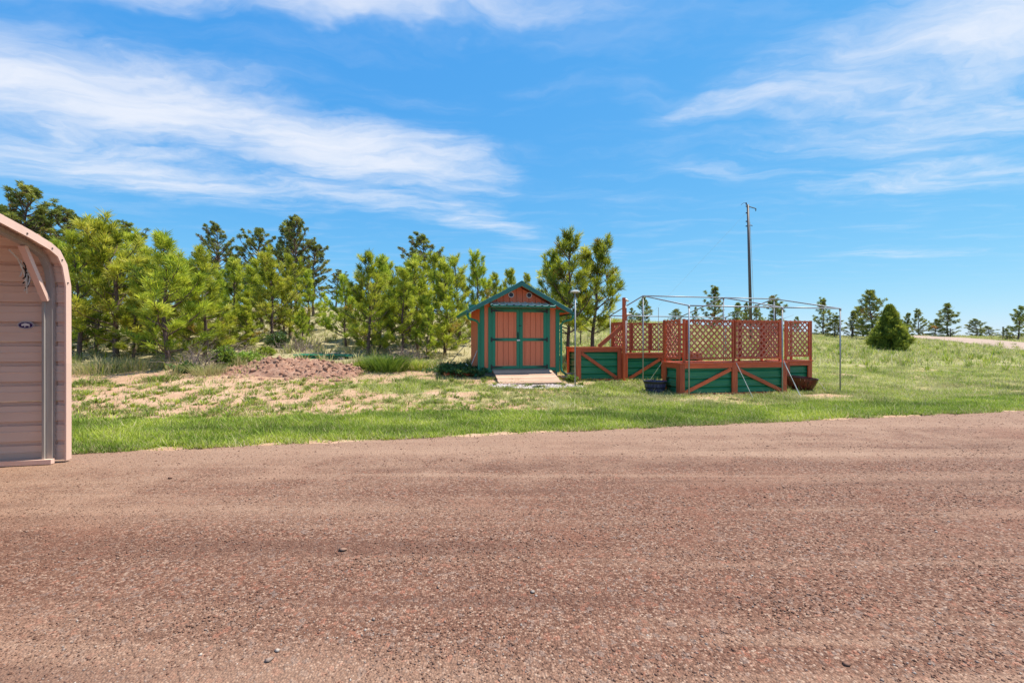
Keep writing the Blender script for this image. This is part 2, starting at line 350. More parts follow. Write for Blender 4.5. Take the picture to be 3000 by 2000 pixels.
# ------------------------------------------------------------------ mesh helpers
def tag(o, label=None, cat=None, group=None, kind=None):
    if label: o['label'] = label
    if cat: o['category'] = cat
    if group: o['group'] = group
    if kind: o['kind'] = kind
    return o
def link(o, parent=None):
    COL.objects.link(o)
    if parent is not None: o.parent = parent
    return o
def empty(name, loc, rz=0.0, parent=None):
    o = bpy.data.objects.new(name, None); o.location = loc; o.rotation_euler = (0, 0, rz); o.empty_display_size = .2
    return link(o, parent)
class MB:
    def __init__(s): s.v = []; s.f = []
    def poly(s, pts):
        i = len(s.v); s.v += [tuple(p) for p in pts]; s.f.append(tuple(range(i, i+len(pts)))); return s
    def box(s, x0, x1, y0, y1, z0, z1):
        i = len(s.v); s.v += [(x, y, z) for z in (z0, z1) for y in (y0, y1) for x in (x0, x1)]
        s.f += [tuple(i+k for k in q) for q in ((0, 2, 3, 1), (4, 5, 7, 6), (0, 1, 5, 4), (2, 6, 7, 3), (0, 4, 6, 2), (1, 3, 7, 5))]; return s
    def prism(s, pts, d):
        """closed outline pts (3d) pushed along vector d"""
        n = len(pts); i = len(s.v); d = Vector(d); pts = [Vector(p) for p in pts]
        s.v += [tuple(p) for p in pts] + [tuple(p+d) for p in pts]
        s.f.append(tuple(i+k for k in range(n))[::-1]); s.f.append(tuple(i+n+k for k in range(n)))
        s.f += [(i+k, i+(k+1) % n, i+n+(k+1) % n, i+n+k) for k in range(n)]; return s
    def strip(s, prof, d, closed=False):
        n = len(prof); i = len(s.v); d = Vector(d)
        s.v += [tuple(p) for p in prof] + [tuple(Vector(p)+d) for p in prof]
        s.f += [(i+k, i+k+1, i+n+k+1, i+n+k) for k in range(n-1)]; return s
    def tube(s, pts, rad, sides=8, cap=True):
        pts = [Vector(p) for p in pts]; n = len(pts); rr = rad if isinstance(rad, (list, tuple)) else [rad]*n
        i0 = len(s.v); up = None
        for k, p in enumerate(pts):
            d = (pts[min(k+1, n-1)] - pts[max(k-1, 0)])
            d = d.normalized() if d.length > 1e-9 else Vector((0, 0, 1))
            if up is None: up = Vector((0, 0, 1)) if abs(d.z) < .9 else Vector((1, 0, 0))
            a = d.cross(up); a = a.normalized() if a.length > 1e-6 else d.orthogonal().normalized(); b = a.cross(d).normalized(); up = b
            for j in range(sides):
                th = 2*math.pi*j/sides; s.v.append(tuple(p + (a*math.cos(th)+b*math.sin(th))*rr[k]))
        for k in range(n-1):
            for j in range(sides):
                s.f.append((i0+k*sides+j, i0+k*sides+(j+1) % sides, i0+(k+1)*sides+(j+1) % sides, i0+(k+1)*sides+j))
        if cap:
            s.f.append(tuple(i0+j for j in range(sides))[::-1]); s.f.append(tuple(i0+(n-1)*sides+j for j in range(sides)))
        return s
    def lathe(s, prof, sides=20, c=(0, 0, 0)):
        i0 = len(s.v)
        for (r, z) in prof:
            for j in range(sides):
                th = 2*math.pi*j/sides; s.v.append((c[0]+r*math.cos(th), c[1]+r*math.sin(th), c[2]+z))
        for k in range(len(prof)-1):
            for j in range(sides):
                s.f.append((i0+k*sides+j, i0+k*sides+(j+1) % sides, i0+(k+1)*sides+(j+1) % sides, i0+(k+1)*sides+j))
        return s
    def build(s, name, m, parent=None, smooth=False, loc=None):
        me = bpy.data.meshes.new(name); me.from_pydata(s.v, [], s.f); me.materials.append(m)
        if smooth: me.polygons.foreach_set('use_smooth', [True]*len(me.polygons))
        me.update(); o = bpy.data.objects.new(name, me)
        if loc is not None: o.location = loc
        return link(o, parent)
def plank(name, a, b, w, h, m, parent, up=(0, 0, 1), bev=True):
    """board from a to b; local X runs along it, w across, h along 'up'"""
    a, b = Vector(a), Vector(b); d = b-a; L = d.length; x = d.normalized(); upv = Vector(up)
    if abs(x.dot(upv)) > .95: upv = Vector((0, 1, 0))
    y = upv.cross(x).normalized(); z = x.cross(y)
    mb = MB(); mb.box(0, L, -w/2, w/2, -h/2, h/2)
    o = mb.build(name, m, parent)
    o.matrix_local = Matrix(((x.x, y.x, z.x, a.x), (x.y, y.y, z.y, a.y), (x.z, y.z, z.z, a.z), (0, 0, 0, 1)))
    return o
def mesh_np(name, V, F, m, parent=None, attrs=None, smooth=False):
    """V (n,3), F (k,3|4) arrays; attrs: name -> per point floats"""
    me = bpy.data.meshes.new(name); V = np.asarray(V, np.float32); F = np.asarray(F, np.int32); k = F.shape[1]
    me.vertices.add(len(V)); me.vertices.foreach_set('co', V.ravel())
    me.loops.add(F.size); me.loops.foreach_set('vertex_index', F.ravel())
    me.polygons.add(len(F)); me.polygons.foreach_set('loop_start', np.arange(0, F.size, k, dtype=np.int32))
    if smooth: me.polygons.foreach_set('use_smooth', np.ones(len(F), bool))
    me.update(calc_edges=True)
    for an, av in (attrs or {}).items():
        at_ = me.attributes.new(an, 'FLOAT', 'POINT'); at_.data.foreach_set('value', np.asarray(av, np.float32).ravel())
    me.materials.append(m); o = bpy.data.objects.new(name, me)
    return link(o, parent)
def unit(v): return v/np.maximum(np.linalg.norm(v, axis=-1, keepdims=True), 1e-9)

# ------------------------------------------------------------------ ground, road, far drive
def axis(parts): return np.unique(np.concatenate([np.arange(a, b, st) for a, b, st in parts]))
def build_ground():
    xs = np.concatenate([-np.geomspace(4000, 75, 14), axis([(-70, -20, 1.0), (-20, 26, .13), (26, 80, .8)]), np.geomspace(82, 4000, 14)])
    ys = np.concatenate([-np.geomspace(3000, 6, 10), axis([(-4, 5, 1.0), (5, 20, .13), (20, 64, .45)]), np.geomspace(66, 5000, 18)])
    X, Y = np.meshgrid(xs, ys); Z = terrain(X, Y)
    _, T = to_site(X, Y)
    Z = np.where(T < ROAD_T-.3, -.02, Z)
    cv, st = cover_at(X, Y); u = X/np.maximum(Y, 1)
    hill = sstep(14.3, 17.5, T)
    nx, ny = len(xs), len(ys); i = np.arange(nx*ny).reshape(ny, nx)
    F = np.stack([i[:-1, :-1], i[:-1, 1:], i[1:, 1:], i[1:, :-1]], -1).reshape(-1, 4)
    o = mesh_np('ground', np.stack([X, Y, Z], -1).reshape(-1, 3), F, GROUND, attrs={'cover': cv.ravel(), 'hill': hill.ravel()}, smooth=True)
    tag(o, kind='structure')
build_ground()

def build_road():
    ss = np.concatenate([np.arange(-60, -12, 2.0), np.arange(-12, 24, .10), np.arange(24, 90, 2.0)])
    e = ROAD_T + .18 + (fbm(ss*1.5, ss*0, 41, 3)-.5)*.55 + (fbm(ss*6, ss*0, 43, 2)-.5)*.16
    fr = np.concatenate([[-60, -25, -10, -4], np.arange(0, 6.0, .5), np.arange(6.0, 7.0, .125)])
    rows = [np.full_like(ss, f) for f in fr] + [e]
    T = np.stack(rows); Sg = np.broadcast_to(ss, T.shape)
    X = Sg*CT - T*ST; Y = Sg*ST + T*CT
    Z = .004 + (fbm(Sg*.5, T*.9, 71, 3)-.5)*.03*sstep(-2, 1, T)*(1-sstep(6.4, 7.2, T)) 
    Z[-1] = np.maximum(terrain(X[-1], Y[-1]), 0)+.003
    edge = .55*sstep(2.2, 6.4, T)+.45*sstep(5.9, 7.15, T)  # sandier far edge; also paints the near-to-far brightness falloff into the colour
    ny, nx = T.shape; i = np.arange(nx*ny).reshape(ny, nx)
    F = np.stack([i[:-1, :-1], i[:-1, 1:], i[1:, 1:], i[1:, :-1]], -1).reshape(-1, 4)
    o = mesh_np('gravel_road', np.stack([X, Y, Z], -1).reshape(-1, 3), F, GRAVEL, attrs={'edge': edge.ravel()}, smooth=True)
    tag(o, kind='structure')
build_road()

PALEDRIVE = mat('pale_drive_gravel', m_soil, a=(.37, .275, .22), b=(.46, .35, .285))
def build_far_drive():
    pts = [(31, 16), (37.5, 27), (43, 36), (46, 44), (46.5, 52), (45, 60), (42, 70)]
    P = []
    for k in range(len(pts)-1):
        for q in np.linspace(0, 1, 9)[:-1]: P.append(np.array(pts[k])*(1-q)+np.array(pts[k+1])*q)
    P = np.array(P); 
    for _ in range(6): P[1:-1] = (P[:-2]+2*P[1:-1]+P[2:])/4
    d = unit(np.gradient(P, axis=0)); nrm = np.stack([d[:, 1], -d[:, 0]], -1)
    k = np.linspace(-1, 1, 9); wv = 3.4 + (fbm(np.arange(len(P))*.4, np.zeros(len(P)), 81, 2)-.5)*.5
    X = P[:, 0, None]+nrm[:, 0, None]*k*wv[:, None]; Y = P[:, 1, None]+nrm[:, 1, None]*k*wv[:, None]
    Z = terrain(X, Y)+.03
    ny, nx = X.shape; i = np.arange(nx*ny).reshape(ny, nx)
    F = np.stack([i[:-1, :-1], i[:-1, 1:], i[1:, 1:], i[1:, :-1]], -1).reshape(-1, 4)
    o = mesh_np('far_driveway', np.stack([X, Y, Z], -1).reshape(-1, 3), F, PALEDRIVE, attrs={'edge': np.ones(X.size)}, smooth=True)
    tag(o, kind='structure')
build_far_drive()

# ------------------------------------------------------------------ carport at the left
def build_carport():
    T0, S0 = 6.76, -4.17
    root = empty('carport', site(S0, T0, 0), TH)
    tag(root, 'pale clay-coloured metal carport with rounded eave cut off by the left picture edge', 'carport')
    half = [(0, .03), (0, 2.16), (.015, 2.28), (.05, 2.41), (.138, 2.565), (.28, 2.635), (.455, 2.69), (.99, 2.80), (2.75, 3.16)]
    prof = half + [(5.5-d, z) for d, z in half[-2::-1]]
    # finely sampled arc-length profile with ribs
    P = np.array(prof); seg = np.r_[0, np.cumsum(np.hypot(*np.diff(P, axis=0).T))]
    def pt(a, off=0.0):
        q = np.array([np.interp(a, seg, P[:, 0]), np.interp(a, seg, P[:, 1])])
        q2 = np.array([np.interp(a+.01, seg, P[:, 0]), np.interp(a+.01, seg, P[:, 1])]); q1 = np.array([np.interp(a-.01, seg, P[:, 0]), np.interp(a-.01, seg, P[:, 1])])
        d = unit(q2-q1); n = np.array([-d[1], d[0]])      # outward (away from the inside)
        if a < .02: n = np.array([-1.0, 0.0])
        r = q + n*off; return (r[0], r[1])
    RIB = .245; total = seg[-1]; nrib = int(total/RIB); L = 6.2
    per = 3
    for k0 in range(0, nrib+1, per):
        prof3 = []
        a0, a1 = k0*RIB, min((k0+per)*RIB, total)
        k = k0
        while k*RIB < a1-.001:
            b = k*RIB
            for da, off in ((0, 0), (.10, 0), (.105, -.006), (.118, -.006), (.123, 0), (.185, 0), (.197, .042), (.230, .042), (.2435, 0)):
                a = b+da
                if a <= total: 
                    d, z = pt(a, off+.002*(k0//per % 2)); prof3.append((0, -d, z))
            k += 1
        mb = MB(); mb.strip([(-.02, y, z) for _, y, z in prof3], (-L, 0, 0)); mb.build('wall_sheet' if a1 < 2.6 or a0 > total-2.6 else 'roof_sheet', PORTM, root)
    # end trim following the outline
    aa = [.0, 1.2, 2.16, 2.42, 2.60, 2.75, 3.05, 3.6, 4.4, 5.2, seg[len(half)-1]]
    aa = aa + [total-a for a in aa[-2::-1]]
    for i in range(len(aa)-1):
        o0, o1 = pt(aa[i], .028), pt(aa[i+1], .028); i0, i1 = pt(aa[i], -.062), pt(aa[i+1], -.062)
        mb = MB(); mb.prism([(.0, -o0[0], o0[1]), (.0, -o1[0], o1[1]), (.0, -i1[0], i1[1]), (.0, -i0[0], i0[1])], (-.018, 0, 0))
        mb.prism([(-.018, -pt(aa[i], .028)[0], o0[1]), (-.018, -o1[0], o1[1]), (-.018, -pt(aa[i+1], .022)[0], pt(aa[i+1], .022)[1]), (-.018, -pt(aa[i], .022)[0], pt(aa[i], .022)[1])], (-.12, 0, 0))
        mb.build('end_trim', PORTT, root)
    for a in (2.2, 2.5, 2.72, 3.1, 3.7, 4.6):
        d, z = pt(a, -.03); mb = MB(); mb.tube([(-.001, -d, z), (.008, -d, z)], .009, 6); mb.build('screw', BLACK, root)
    # frame bows (end one in view) - square tube
    for sx in (-.13, -1.76, -3.26, -4.76, -6.0):
        for off0, off1, wx, nm, mt in ((-.030, -.088, .06, 'frame_bow', GALVD),):
            A = np.r_[np.arange(.04, 2.1, .5), np.arange(2.1, 3.4, .10), np.arange(3.5, total-3.4, .4), np.arange(total-3.4, total-2.1, .10), np.arange(total-2.1, total-.03, .5)]
            mb = MB(); idx = []
            for a in A:
                o_, i_ = pt(a, off0), pt(a, off1); b = len(mb.v)
                mb.v += [(sx, -o_[0], o_[1]), (sx-wx, -o_[0], o_[1]), (sx-wx, -i_[0], i_[1]), (sx, -i_[0], i_[1])]; idx.append(b)
            for b0, b1 in zip(idx[:-1], idx[1:]):
                for j in range(4): mb.f.append((b0+j, b0+(j+1) % 4, b1+(j+1) % 4, b1+j))
            mb.build(nm, mt, root)
        # channel brace across the corner
        a, b = Vector((sx-.045, -.115, 2.00)), Vector((sx-.045, -.46, 2.60))
        plank('corner_brace', a, b, .062, .05, PORTT if sx > -.5 else GALVD, root, up=(0, 1, 1))
        mb = MB(); mb.box(sx-.085, sx-.062, -.120, -.0905, .07, 2.02); mb.build('leg_sleeve', GALVD, root)
    mb = MB(); mb.box(-L, -.10, -.155, -.095, .012, .068); mb.build('base_rail', PORTT, root)
    mb = MB(); mb.box(-L, -.23, -5.405, -5.345, .012, .068); mb.build('base_rail', PORTT, root)
    # oval sticker with the white bison
    st = empty('sticker', (-.447, -.012, 1.70), 0, root)
    def oval(a, b, y, n=40): return [(a*math.cos(2*math.pi*k/n), y, b*math.sin(2*math.pi*k/n)) for k in range(n)]
    st['label'] = 'oval purple sticker with a white bison'
    for (a, b, y, m, nm) in ((.088, .049, 0, STWHITE, 'sticker_border'), (.083, .0445, -.0015, PURPLE, 'sticker_line'), (.078, .040, -.003, STWHITE, 'sticker_ring'), (.073, .036, -.0045, PURPLE, 'sticker_field')):
        mb = MB(); mb.prism(oval(a, b, y), (0, -.0012, 0)); mb.build(nm, m, st)
    out = [(-.046, .004), (-.040, .012), (-.028, .014), (-.018, .021), (-.006, .025), (.008, .023), (.020, .018), (.034, .015), (.041, .010), (.043, -.002), (.041, -.012), (.040, -.026),
           (.033, -.026), (.033, -.012), (.026, -.008), (.012, -.010), (.000, -.009), (-.004, -.027), (-.011, -.027), (-.013, -.010), (-.022, -.008), (-.032, -.012), (-.040, -.010)]
    mb = MB(); mb.prism([(x, -.006, z+.001) for x, z in out], (0, -.0012, 0)); mb.build('bison_emblem', STWHITE, st)
    # coiled cable tucked behind the brace: a thing of its own
    co = empty('cable_coil', site(S0-.36, T0-.2, 2.30), TH)
    tag(co, 'loops of dark and pale cable tucked behind the carport corner brace', 'cable')
    rr = random.Random(3)
    for k in range(7):
        y0, z0 = -.02+.03*rr.random(), .03*k-.10; pts = []
        for q in range(13):
            th = -1.3+2.6*q/12; pts.append((-.02+rr.random()*.01+.012*(k % 3), y0+.05+.075*math.cos(th)*(1-.05*k)-.02*k*.5, z0*.9+.10*math.sin(th)))
        mb = MB(); mb.tube(pts, .007, 5); mb.build('cable_loop', BLACK if k % 2 else WHITE, co, smooth=True)
    mb = MB(); mb.tube([(0, -.18, .26), (.0, -.06, .18), (0, .02, .04), (0, .06, -.06), (0, .075, -.22)], .008, 6); mb.build('cable_loop', WHITE, co, smooth=True)
build_carport()

# ------------------------------------------------------------------ shed
def build_shed():
    S_L, S_R, T0, T1 = 2.06, 4.50, 13.60, 15.95
    W_ = S_R-S_L; D = T1-T0
    gz = TZ(*site((S_L+S_R)/2, T0).xy)
    ZB = .56; root = empty('garden_shed', site(S_L, T0, 0), TH)
    tag(root, 'terracotta wooden shed with green trim, double doors and gable roof', 'shed')
    zf, ze = .67, 2.49                                         # door sill / eave wall height
    slope = .53; mid = W_/2-.03; ro = 1.585; zr = 3.27         # roof half span, ridge height
    def roof_z(x): return zr - slope*abs(x-mid)
    # inner core wall so that no light leaks
    core = MB(); core.prism([(.05, .05, ZB), (W_-.05, .05, ZB), (W_-.05, .05, roof_z(W_-.05)-.14), (mid, .05, zr-.14), (.05, .05, roof_z(.05)-.14)], (0, D-.1, 0)); core.build('wall', SIDING, root)
    # siding boards: front gable wall (left and right of the door, and above)
    bw = .203; door_l, door_r, door_t = .275, 2.10, 2.50
    def fboard(x0, x1, z0, y=.0, th=.045):
        xs = [x0+.0065, x1-.0065]
        if x0 < mid < x1: xs = [x0+.0065, mid, x1-.0065]
        top = [(x, y, roof_z(x)-.10) for x in xs]
        mb = MB(); mb.prism([(xs[0], y, z0), (xs[-1], y, z0)] + top[::-1], (0, th, 0)); mb.build('siding_board', SIDING, root)
    x = 0.0
    edges = [0, door_l] + list(np.arange(door_l+.20, door_r-.05, bw)) + [door_r, W_]
    for a, b in zip(edges[:-1], edges[1:]):
        fboard(a, b, ZB+.14 if (b <= door_l+.01 or a >= door_r-.01) else door_t)
    # side and back boards
    n = int(D/bw)
    for side in (0, 1):
        for k in range(n+1):
            y0, y1 = k*bw+.05, min((k+1)*bw+.05, D)
            if y1-y0 < .03: continue
            xx = 0.0 if side == 0 else W_-.045
            mb = MB(); mb.box(xx, xx+.045, y0+.006, y1-.006, ZB+.05, roof_z(0)-.10); mb.build('siding_board', SIDING, root)
    for k in range(12):
        x0, x1 = k*W_/12, (k+1)*W_/12; mb = MB()
        mb.prism([(x0+.003, D, ZB+.05), (x1-.003, D, ZB+.05), (x1-.003, D, roof_z(x1)-.12), (x0+.003, D, roof_z(x0)-.12)], (0, -.045, 0)); mb.build('siding_board', SIDING, root)
    def trim(name, *b, m=TRIM): return MB().box(*b).build(name, m, root)
    # skirt, corner trims, eave returns
    trim('skirt_board', .0, door_l-.06, -.012, .04, ZB+.01, ZB+.138); trim('skirt_board', door_r+.06, W_, -.010, .04, ZB+.03, ZB+.138)
    trim('corner_trim', -.03, .095, -.028, -.001, ZB-.02, 2.60); trim('corner_trim', W_-.095, W_+.03, -.028, -.001, ZB-.02, 2.50)
    trim('corner_trim', -.032, -.001, -.026, .09, ZB-.02, 2.42); trim('corner_trim', W_+.001, W_+.032, -.026, .09, ZB-.02, 2.42)
    trim('eave_return', mid-ro+.02, -.031, -.030, -.004, 2.47, 2.60); trim('eave_return', W_+.031, mid+ro-.02, -.030, -.004, 2.40, 2.50)
    trim('floor_beam', .02, W_-.02, .03, .10, ZB-.16, ZB-.001, m=GREYWOOD); trim('floor_beam', .02, .10, .11, D, ZB-.16, ZB-.001, m=GREYWOOD)
    trim('floor_beam', W_-.10, W_-.02, .11, D, ZB-.16, ZB-.001, m=GREYWOOD)
    for bx in (.05, W_-.25):
        for by in (.12, D-.4): trim('foundation_block', bx, bx+.2, by, by+.3, TZ(*site(S_L+bx, T0+by).xy)-.1, ZB-.161, m=GREYWOOD)
    # roof: ribbed metal slopes, fascia, ridge cap
    FO, BO = -.32, D+.28
    for sg in (-1, 1):
        x_e = mid+sg*ro
        sl = MB(); nr = 11; L = BO-FO
        prof = []
        for k in range(nr):
            y0 = FO + L*k/nr
            for dy, h in ((0, 0), (.015, .022), (.035, .022), (.05, 0)): prof.append((y0+dy, h))
        prof.append((BO, 0))
        a = [(mid, y, zr+h+.02) for y, h in prof]; b = [(x_e+sg*.02, y, roof_z(x_e)+h+.01) for y, h in prof]
        i = 0
        mb = MB()
        for k in range(len(a)-1): mb.poly([a[k], b[k], b[k+1], a[k+1]] if sg > 0 else [b[k], a[k], a[k+1], b[k+1]])
        mb.build('roof_sheet', ROOFM, root)
        mb = MB(); mb.prism([(mid, FO+.03, zr-.01), (x_e, FO+.03, roof_z(x_e)-.02), (x_e, FO+.03, roof_z(x_e)-.05), (mid, FO+.03, zr-.045)], (0, L-.06, 0)); mb.build('soffit', SIDING, root)
        mb = MB(); mb.prism([(mid+sg*.0015, FO, zr+.035), (x_e, FO, roof_z(x_e)+.03), (x_e, FO, roof_z(x_e)-.085), (mid+sg*.0015, FO, zr-.085)], (0, .024, 0)); mb.build('fascia', ROOFM, root)
        mb = MB(); mb.prism([(mid+sg*.0015, FO+.001, zr-.087), (x_e-sg*.12, FO+.001, roof_z(x_e-sg*.12)-.087), (x_e-sg*.12, FO+.001, roof_z(x_e-sg*.12)-.10), (mid+sg*.0015, FO+.001, zr-.105)], (0, .02, 0)); mb.build('fascia_edge', TRIM, root)
        # gutter: open trough along the eave
        g = MB(); zg = roof_z(x_e)-.02; xo = x_e+sg*.005
        prof = [(xo, FO-.01, zg), (xo+sg*.004, FO-.01, zg-.085), (xo+sg*.075, FO-.01, zg-.085), (xo+sg*.095, FO-.01, zg-.01), (xo+sg*.083, FO-.01, zg-.008), (xo+sg*.068, FO-.01, zg-.075), (xo+sg*.012, FO-.01, zg-.075)]
        g.prism(prof, (0, L+.02, 0)); g.build('gutter', TRIM, root)
        g = MB(); g.prism([prof[0], prof[1], prof[2], prof[3]], (0, -.004, 0)); g.build('gutter_end', ROOFM, root)
        # downspout curving back to the corner
        xg = xo+sg*.04; xw = -.075 if sg < 0 else W_+.075
        pts = [(xg, FO+.05, zg-.08), (xg, FO+.05, zg-.17), (xg-sg*.04, FO+.06, zg-.235), (xg-sg*.20, -.17, zg-.275), (xw+sg*.05, -.09, zg-.31), (xw, -.05, zg-.40), (xw, -.05, zg-.7), (xw, -.05, ZB+.12), (xw+sg*.02, -.07, ZB+.02), (xw+sg*.14, -.16, ZB-.10)]
        mb = MB(); mb.tube(pts, .036, 10); mb.build('downspout', TRIM, root, smooth=True)
        for zc in (1.1, 1.9): MB().tube([(xw, -.05, zc), (xw, -.05, zc+.03)], .041, 10).build('downspout_strap', TRIM, root)
    mb = MB(); mb.prism([(mid-.12, FO-.004, roof_z(mid-.12)+.045), (mid, FO-.004, zr+.048), (mid+.12, FO-.004, roof_z(mid+.12)+.045), (mid, FO-.004, zr+.06)], (0, BO-FO+.008, 0)); mb.build('ridge_cap', ROOFM, root)
    # two round vents in the gable
    for x in (.925, 1.495):
        v = empty('vent', (x, -.002, 2.925), 0, root)
        def ring(r0, r1, y0, y1, m, nm):
            mb = MB(); n = 24
            for k in range(n):
                a0, a1 = 2*math.pi*k/n, 2*math.pi*(k+1)/n
                q = lambda r, a, y: (r*math.cos(a), y, r*math.sin(a))
                mb.poly([q(r0, a0, y0), q(r1, a0, y0), q(r1, a1, y0), q(r0, a1, y0)]); mb.poly([q(r1, a0, y0), q(r1, a0, y1), q(r1, a1, y1), q(r1, a1, y0)])
                mb.poly([q(r0, a0, y1), q(r0, a0, y0), q(r0, a1, y0), q(r0, a1, y1)])
            mb.build(nm, m, v)
        ring(.068, .088, -.018, 0, WHITE, 'vent_rim')
        MB().prism([(.069*math.cos(2*math.pi*k/24), -.004, .069*math.sin(2*math.pi*k/24)) for k in range(24)], (0, .003, 0)).build('vent_screen', VENTB, v)
        for zz in (-.036, -.012, .012, .036): 
            hw = math.sqrt(.068**2-zz*zz); MB().box(-hw, hw, -.012, -.005, zz-.004, zz+.004).build('vent_louvre', VENTB, v)
    # little ribbed awning over the doors
    aw = empty('awning', (0, 0, 0), 0, root); x0, x1 = .235, 2.27
    prof = []; k = x0
    while k < x1-.02:
        for dx, h in ((0, 0), (.03, .024), (.055, .024), (.085, 0)): prof.append((min(k+dx, x1), h))
        k += .218
    prof.append((x1, 0))
    a = [(x, -.005, 2.700+h) for x, h in prof]; b = [(x, -.36, 2.575+h) for x, h in prof]; mb = MB()
    for i in range(len(a)-1): mb.poly([b[i], b[i+1], a[i+1], a[i]])
    mb.build('awning_sheet', AWN, aw)
    MB().box(x0+.02, x1-.02, -.358, -.335, 2.52, 2.566).build('awning_front_board', TRIM, aw)
    MB().prism([(x0+.03, -.334, 2.535), (x1-.03, -.334, 2.535), (x1-.03, -.334, 2.555), (x0+.03, -.334, 2.555)], (0, .333, .085)).build('awning_soffit', SIDING, aw)
    for xx in (x0+.02, x1-.045): MB().prism([(xx, -.334, 2.52), (xx, -.334, 2.572), (xx, -.03, 2.68), (xx, -.03, 2.55)], (.024, 0, 0)).build('awning_bracket', TRIM, aw)
    # door frame and the two doors
    fr = empty('door_frame', (0, 0, 0), 0, root)
    MB().box(door_l-.06, door_l+.055, -.030, -.001, ZB, door_t+.035).build('jamb', TRIM, fr); MB().box(door_r-.055, door_r+.06, -.030, -.001, ZB, door_t+.035).build('jamb', TRIM, fr)
    MB().box(door_l+.056, door_r-.056, -.026, -.001, door_t-.01, door_t+.033).build('head', TRIM, fr)
    MB().box(door_l-.0, door_r, .0, .05, zf-.06, zf-.004).build('sill', GREYWOOD, fr)
    dl, dr = door_l+.060, door_r-.060; dm = (dl+dr)/2; dt, db = door_t-.016, zf
    for sg, xa, xb in ((-1, dl, dm-.004), (1, dm+.004, dr)):
        d = empty('door', (0, 0, 0), 0, root)
        nb = 5
        for k in range(nb):
            w = (xb-xa)/nb; MB().box(xa+k*w+.0055, xa+(k+1)*w-.0055, -.018, .02, db, dt).build('door_board', SIDING, d)
        st = .095
        for (p0, p1) in ((xa, xa+st), (xb-st, xb)): MB().box(p0, p1, -.037, -.0185, db, dt).build('stile', TRIM, d)
        for (z0, z1) in ((db, db+.085), ((db+dt)/2-.045-.02, (db+dt)/2+.045-.02), (dt-.085, dt)): MB().box(xa+st+.001, xb-st-.001, -.0365, -.0185, z0, z1).build('rail', TRIM, d)
        for zc in (db+.055, (db+dt)/2-.02, dt-.05):
            xe = xa if sg < 0 else xb; h = MB()
            h.prism([(xe-sg*.004, -.039, zc-.032), (xe-sg*.34, -.039, zc-.005), (xe-sg*.34, -.039, zc+.005), (xe-sg*.004, -.039, zc+.032)], (0, -.006, 0)); h.box(min(xe-sg*.004, xe+sg*.045), max(xe-sg*.004, xe+sg*.045), -.046, -.039, zc-.07, zc+.07); h.build('hinge', BLACK, d)
        if sg < 0:
            h = MB(); h.tube([(xb-.05, -.037, 1.60), (xb-.05, -.08, 1.62), (xb-.05, -.08, 1.74), (xb-.05, -.037, 1.76)], .011, 8); h.box(xb-.068, xb-.032, -.042, -.037, 1.57, 1.79); h.build('handle', BLACK, d)
            MB().box(xb-.085, xb+.012, -.060, -.0372, 1.535-.02, 1.535+.022).build('padlock', SILVER, d)
        else:
            MB().box(xa-.03, xa+.05, -.050, -.0372, 1.965, 1.995).build('latch', BLACK, d)
            MB().box(xa+.001, xa+.026, -.044, -.0372, db+.003, dt-.003).build('astragal', TRIM, d)
    # ramp of boards: a separate thing
    rp = empty('ramp', site(S_L, T0, 0), TH); tag(rp, 'sloping bare wood plank ramp in front of the shed doors', 'ramp')
    top, bot = Vector((0, -.02, zf-.035)), Vector((0, -1.12, .30)); xa, xb = door_l+.06, door_r+.06
    gz0 = min(TZ(*site(S_L+xa, T0-1.12).xy), TZ(*site(S_L+xb, T0-1.12).xy)); bot.z = gz0+.055
    nb = 8; dv = (bot-top); nrm = Vector((0, -dv.z, dv.y)).normalized(); nrm = nrm if nrm.z > 0 else -nrm
    rr = random.Random(5)
    for k in range(nb):
        a = top+dv*((k+.04)/nb); b = top+dv*((k+.95)/nb); c = (a+b)/2; jx = rr.uniform(-.012, .012)
        plank('ramp_board', (xa+jx+.02*k/nb, c.y, c.z), (xb+jx+.03*k/nb, c.y, c.z), (b-a).length, .032, BARE, rp, up=nrm)
    for xx in (xa+.06, (xa+xb)/2, xb-.06):
        MB().prism([(xx-.02, top.y, top.z-.02), (xx-.02, bot.y+.03, bot.z-.018), (xx-.02, bot.y+.03, bot.z-.05), (xx-.02, top.y, gz0)], (.04, 0, 0)).build('stringer', GREYWOOD, rp)
    return S_L, S_R, T0
SHED = build_shed()

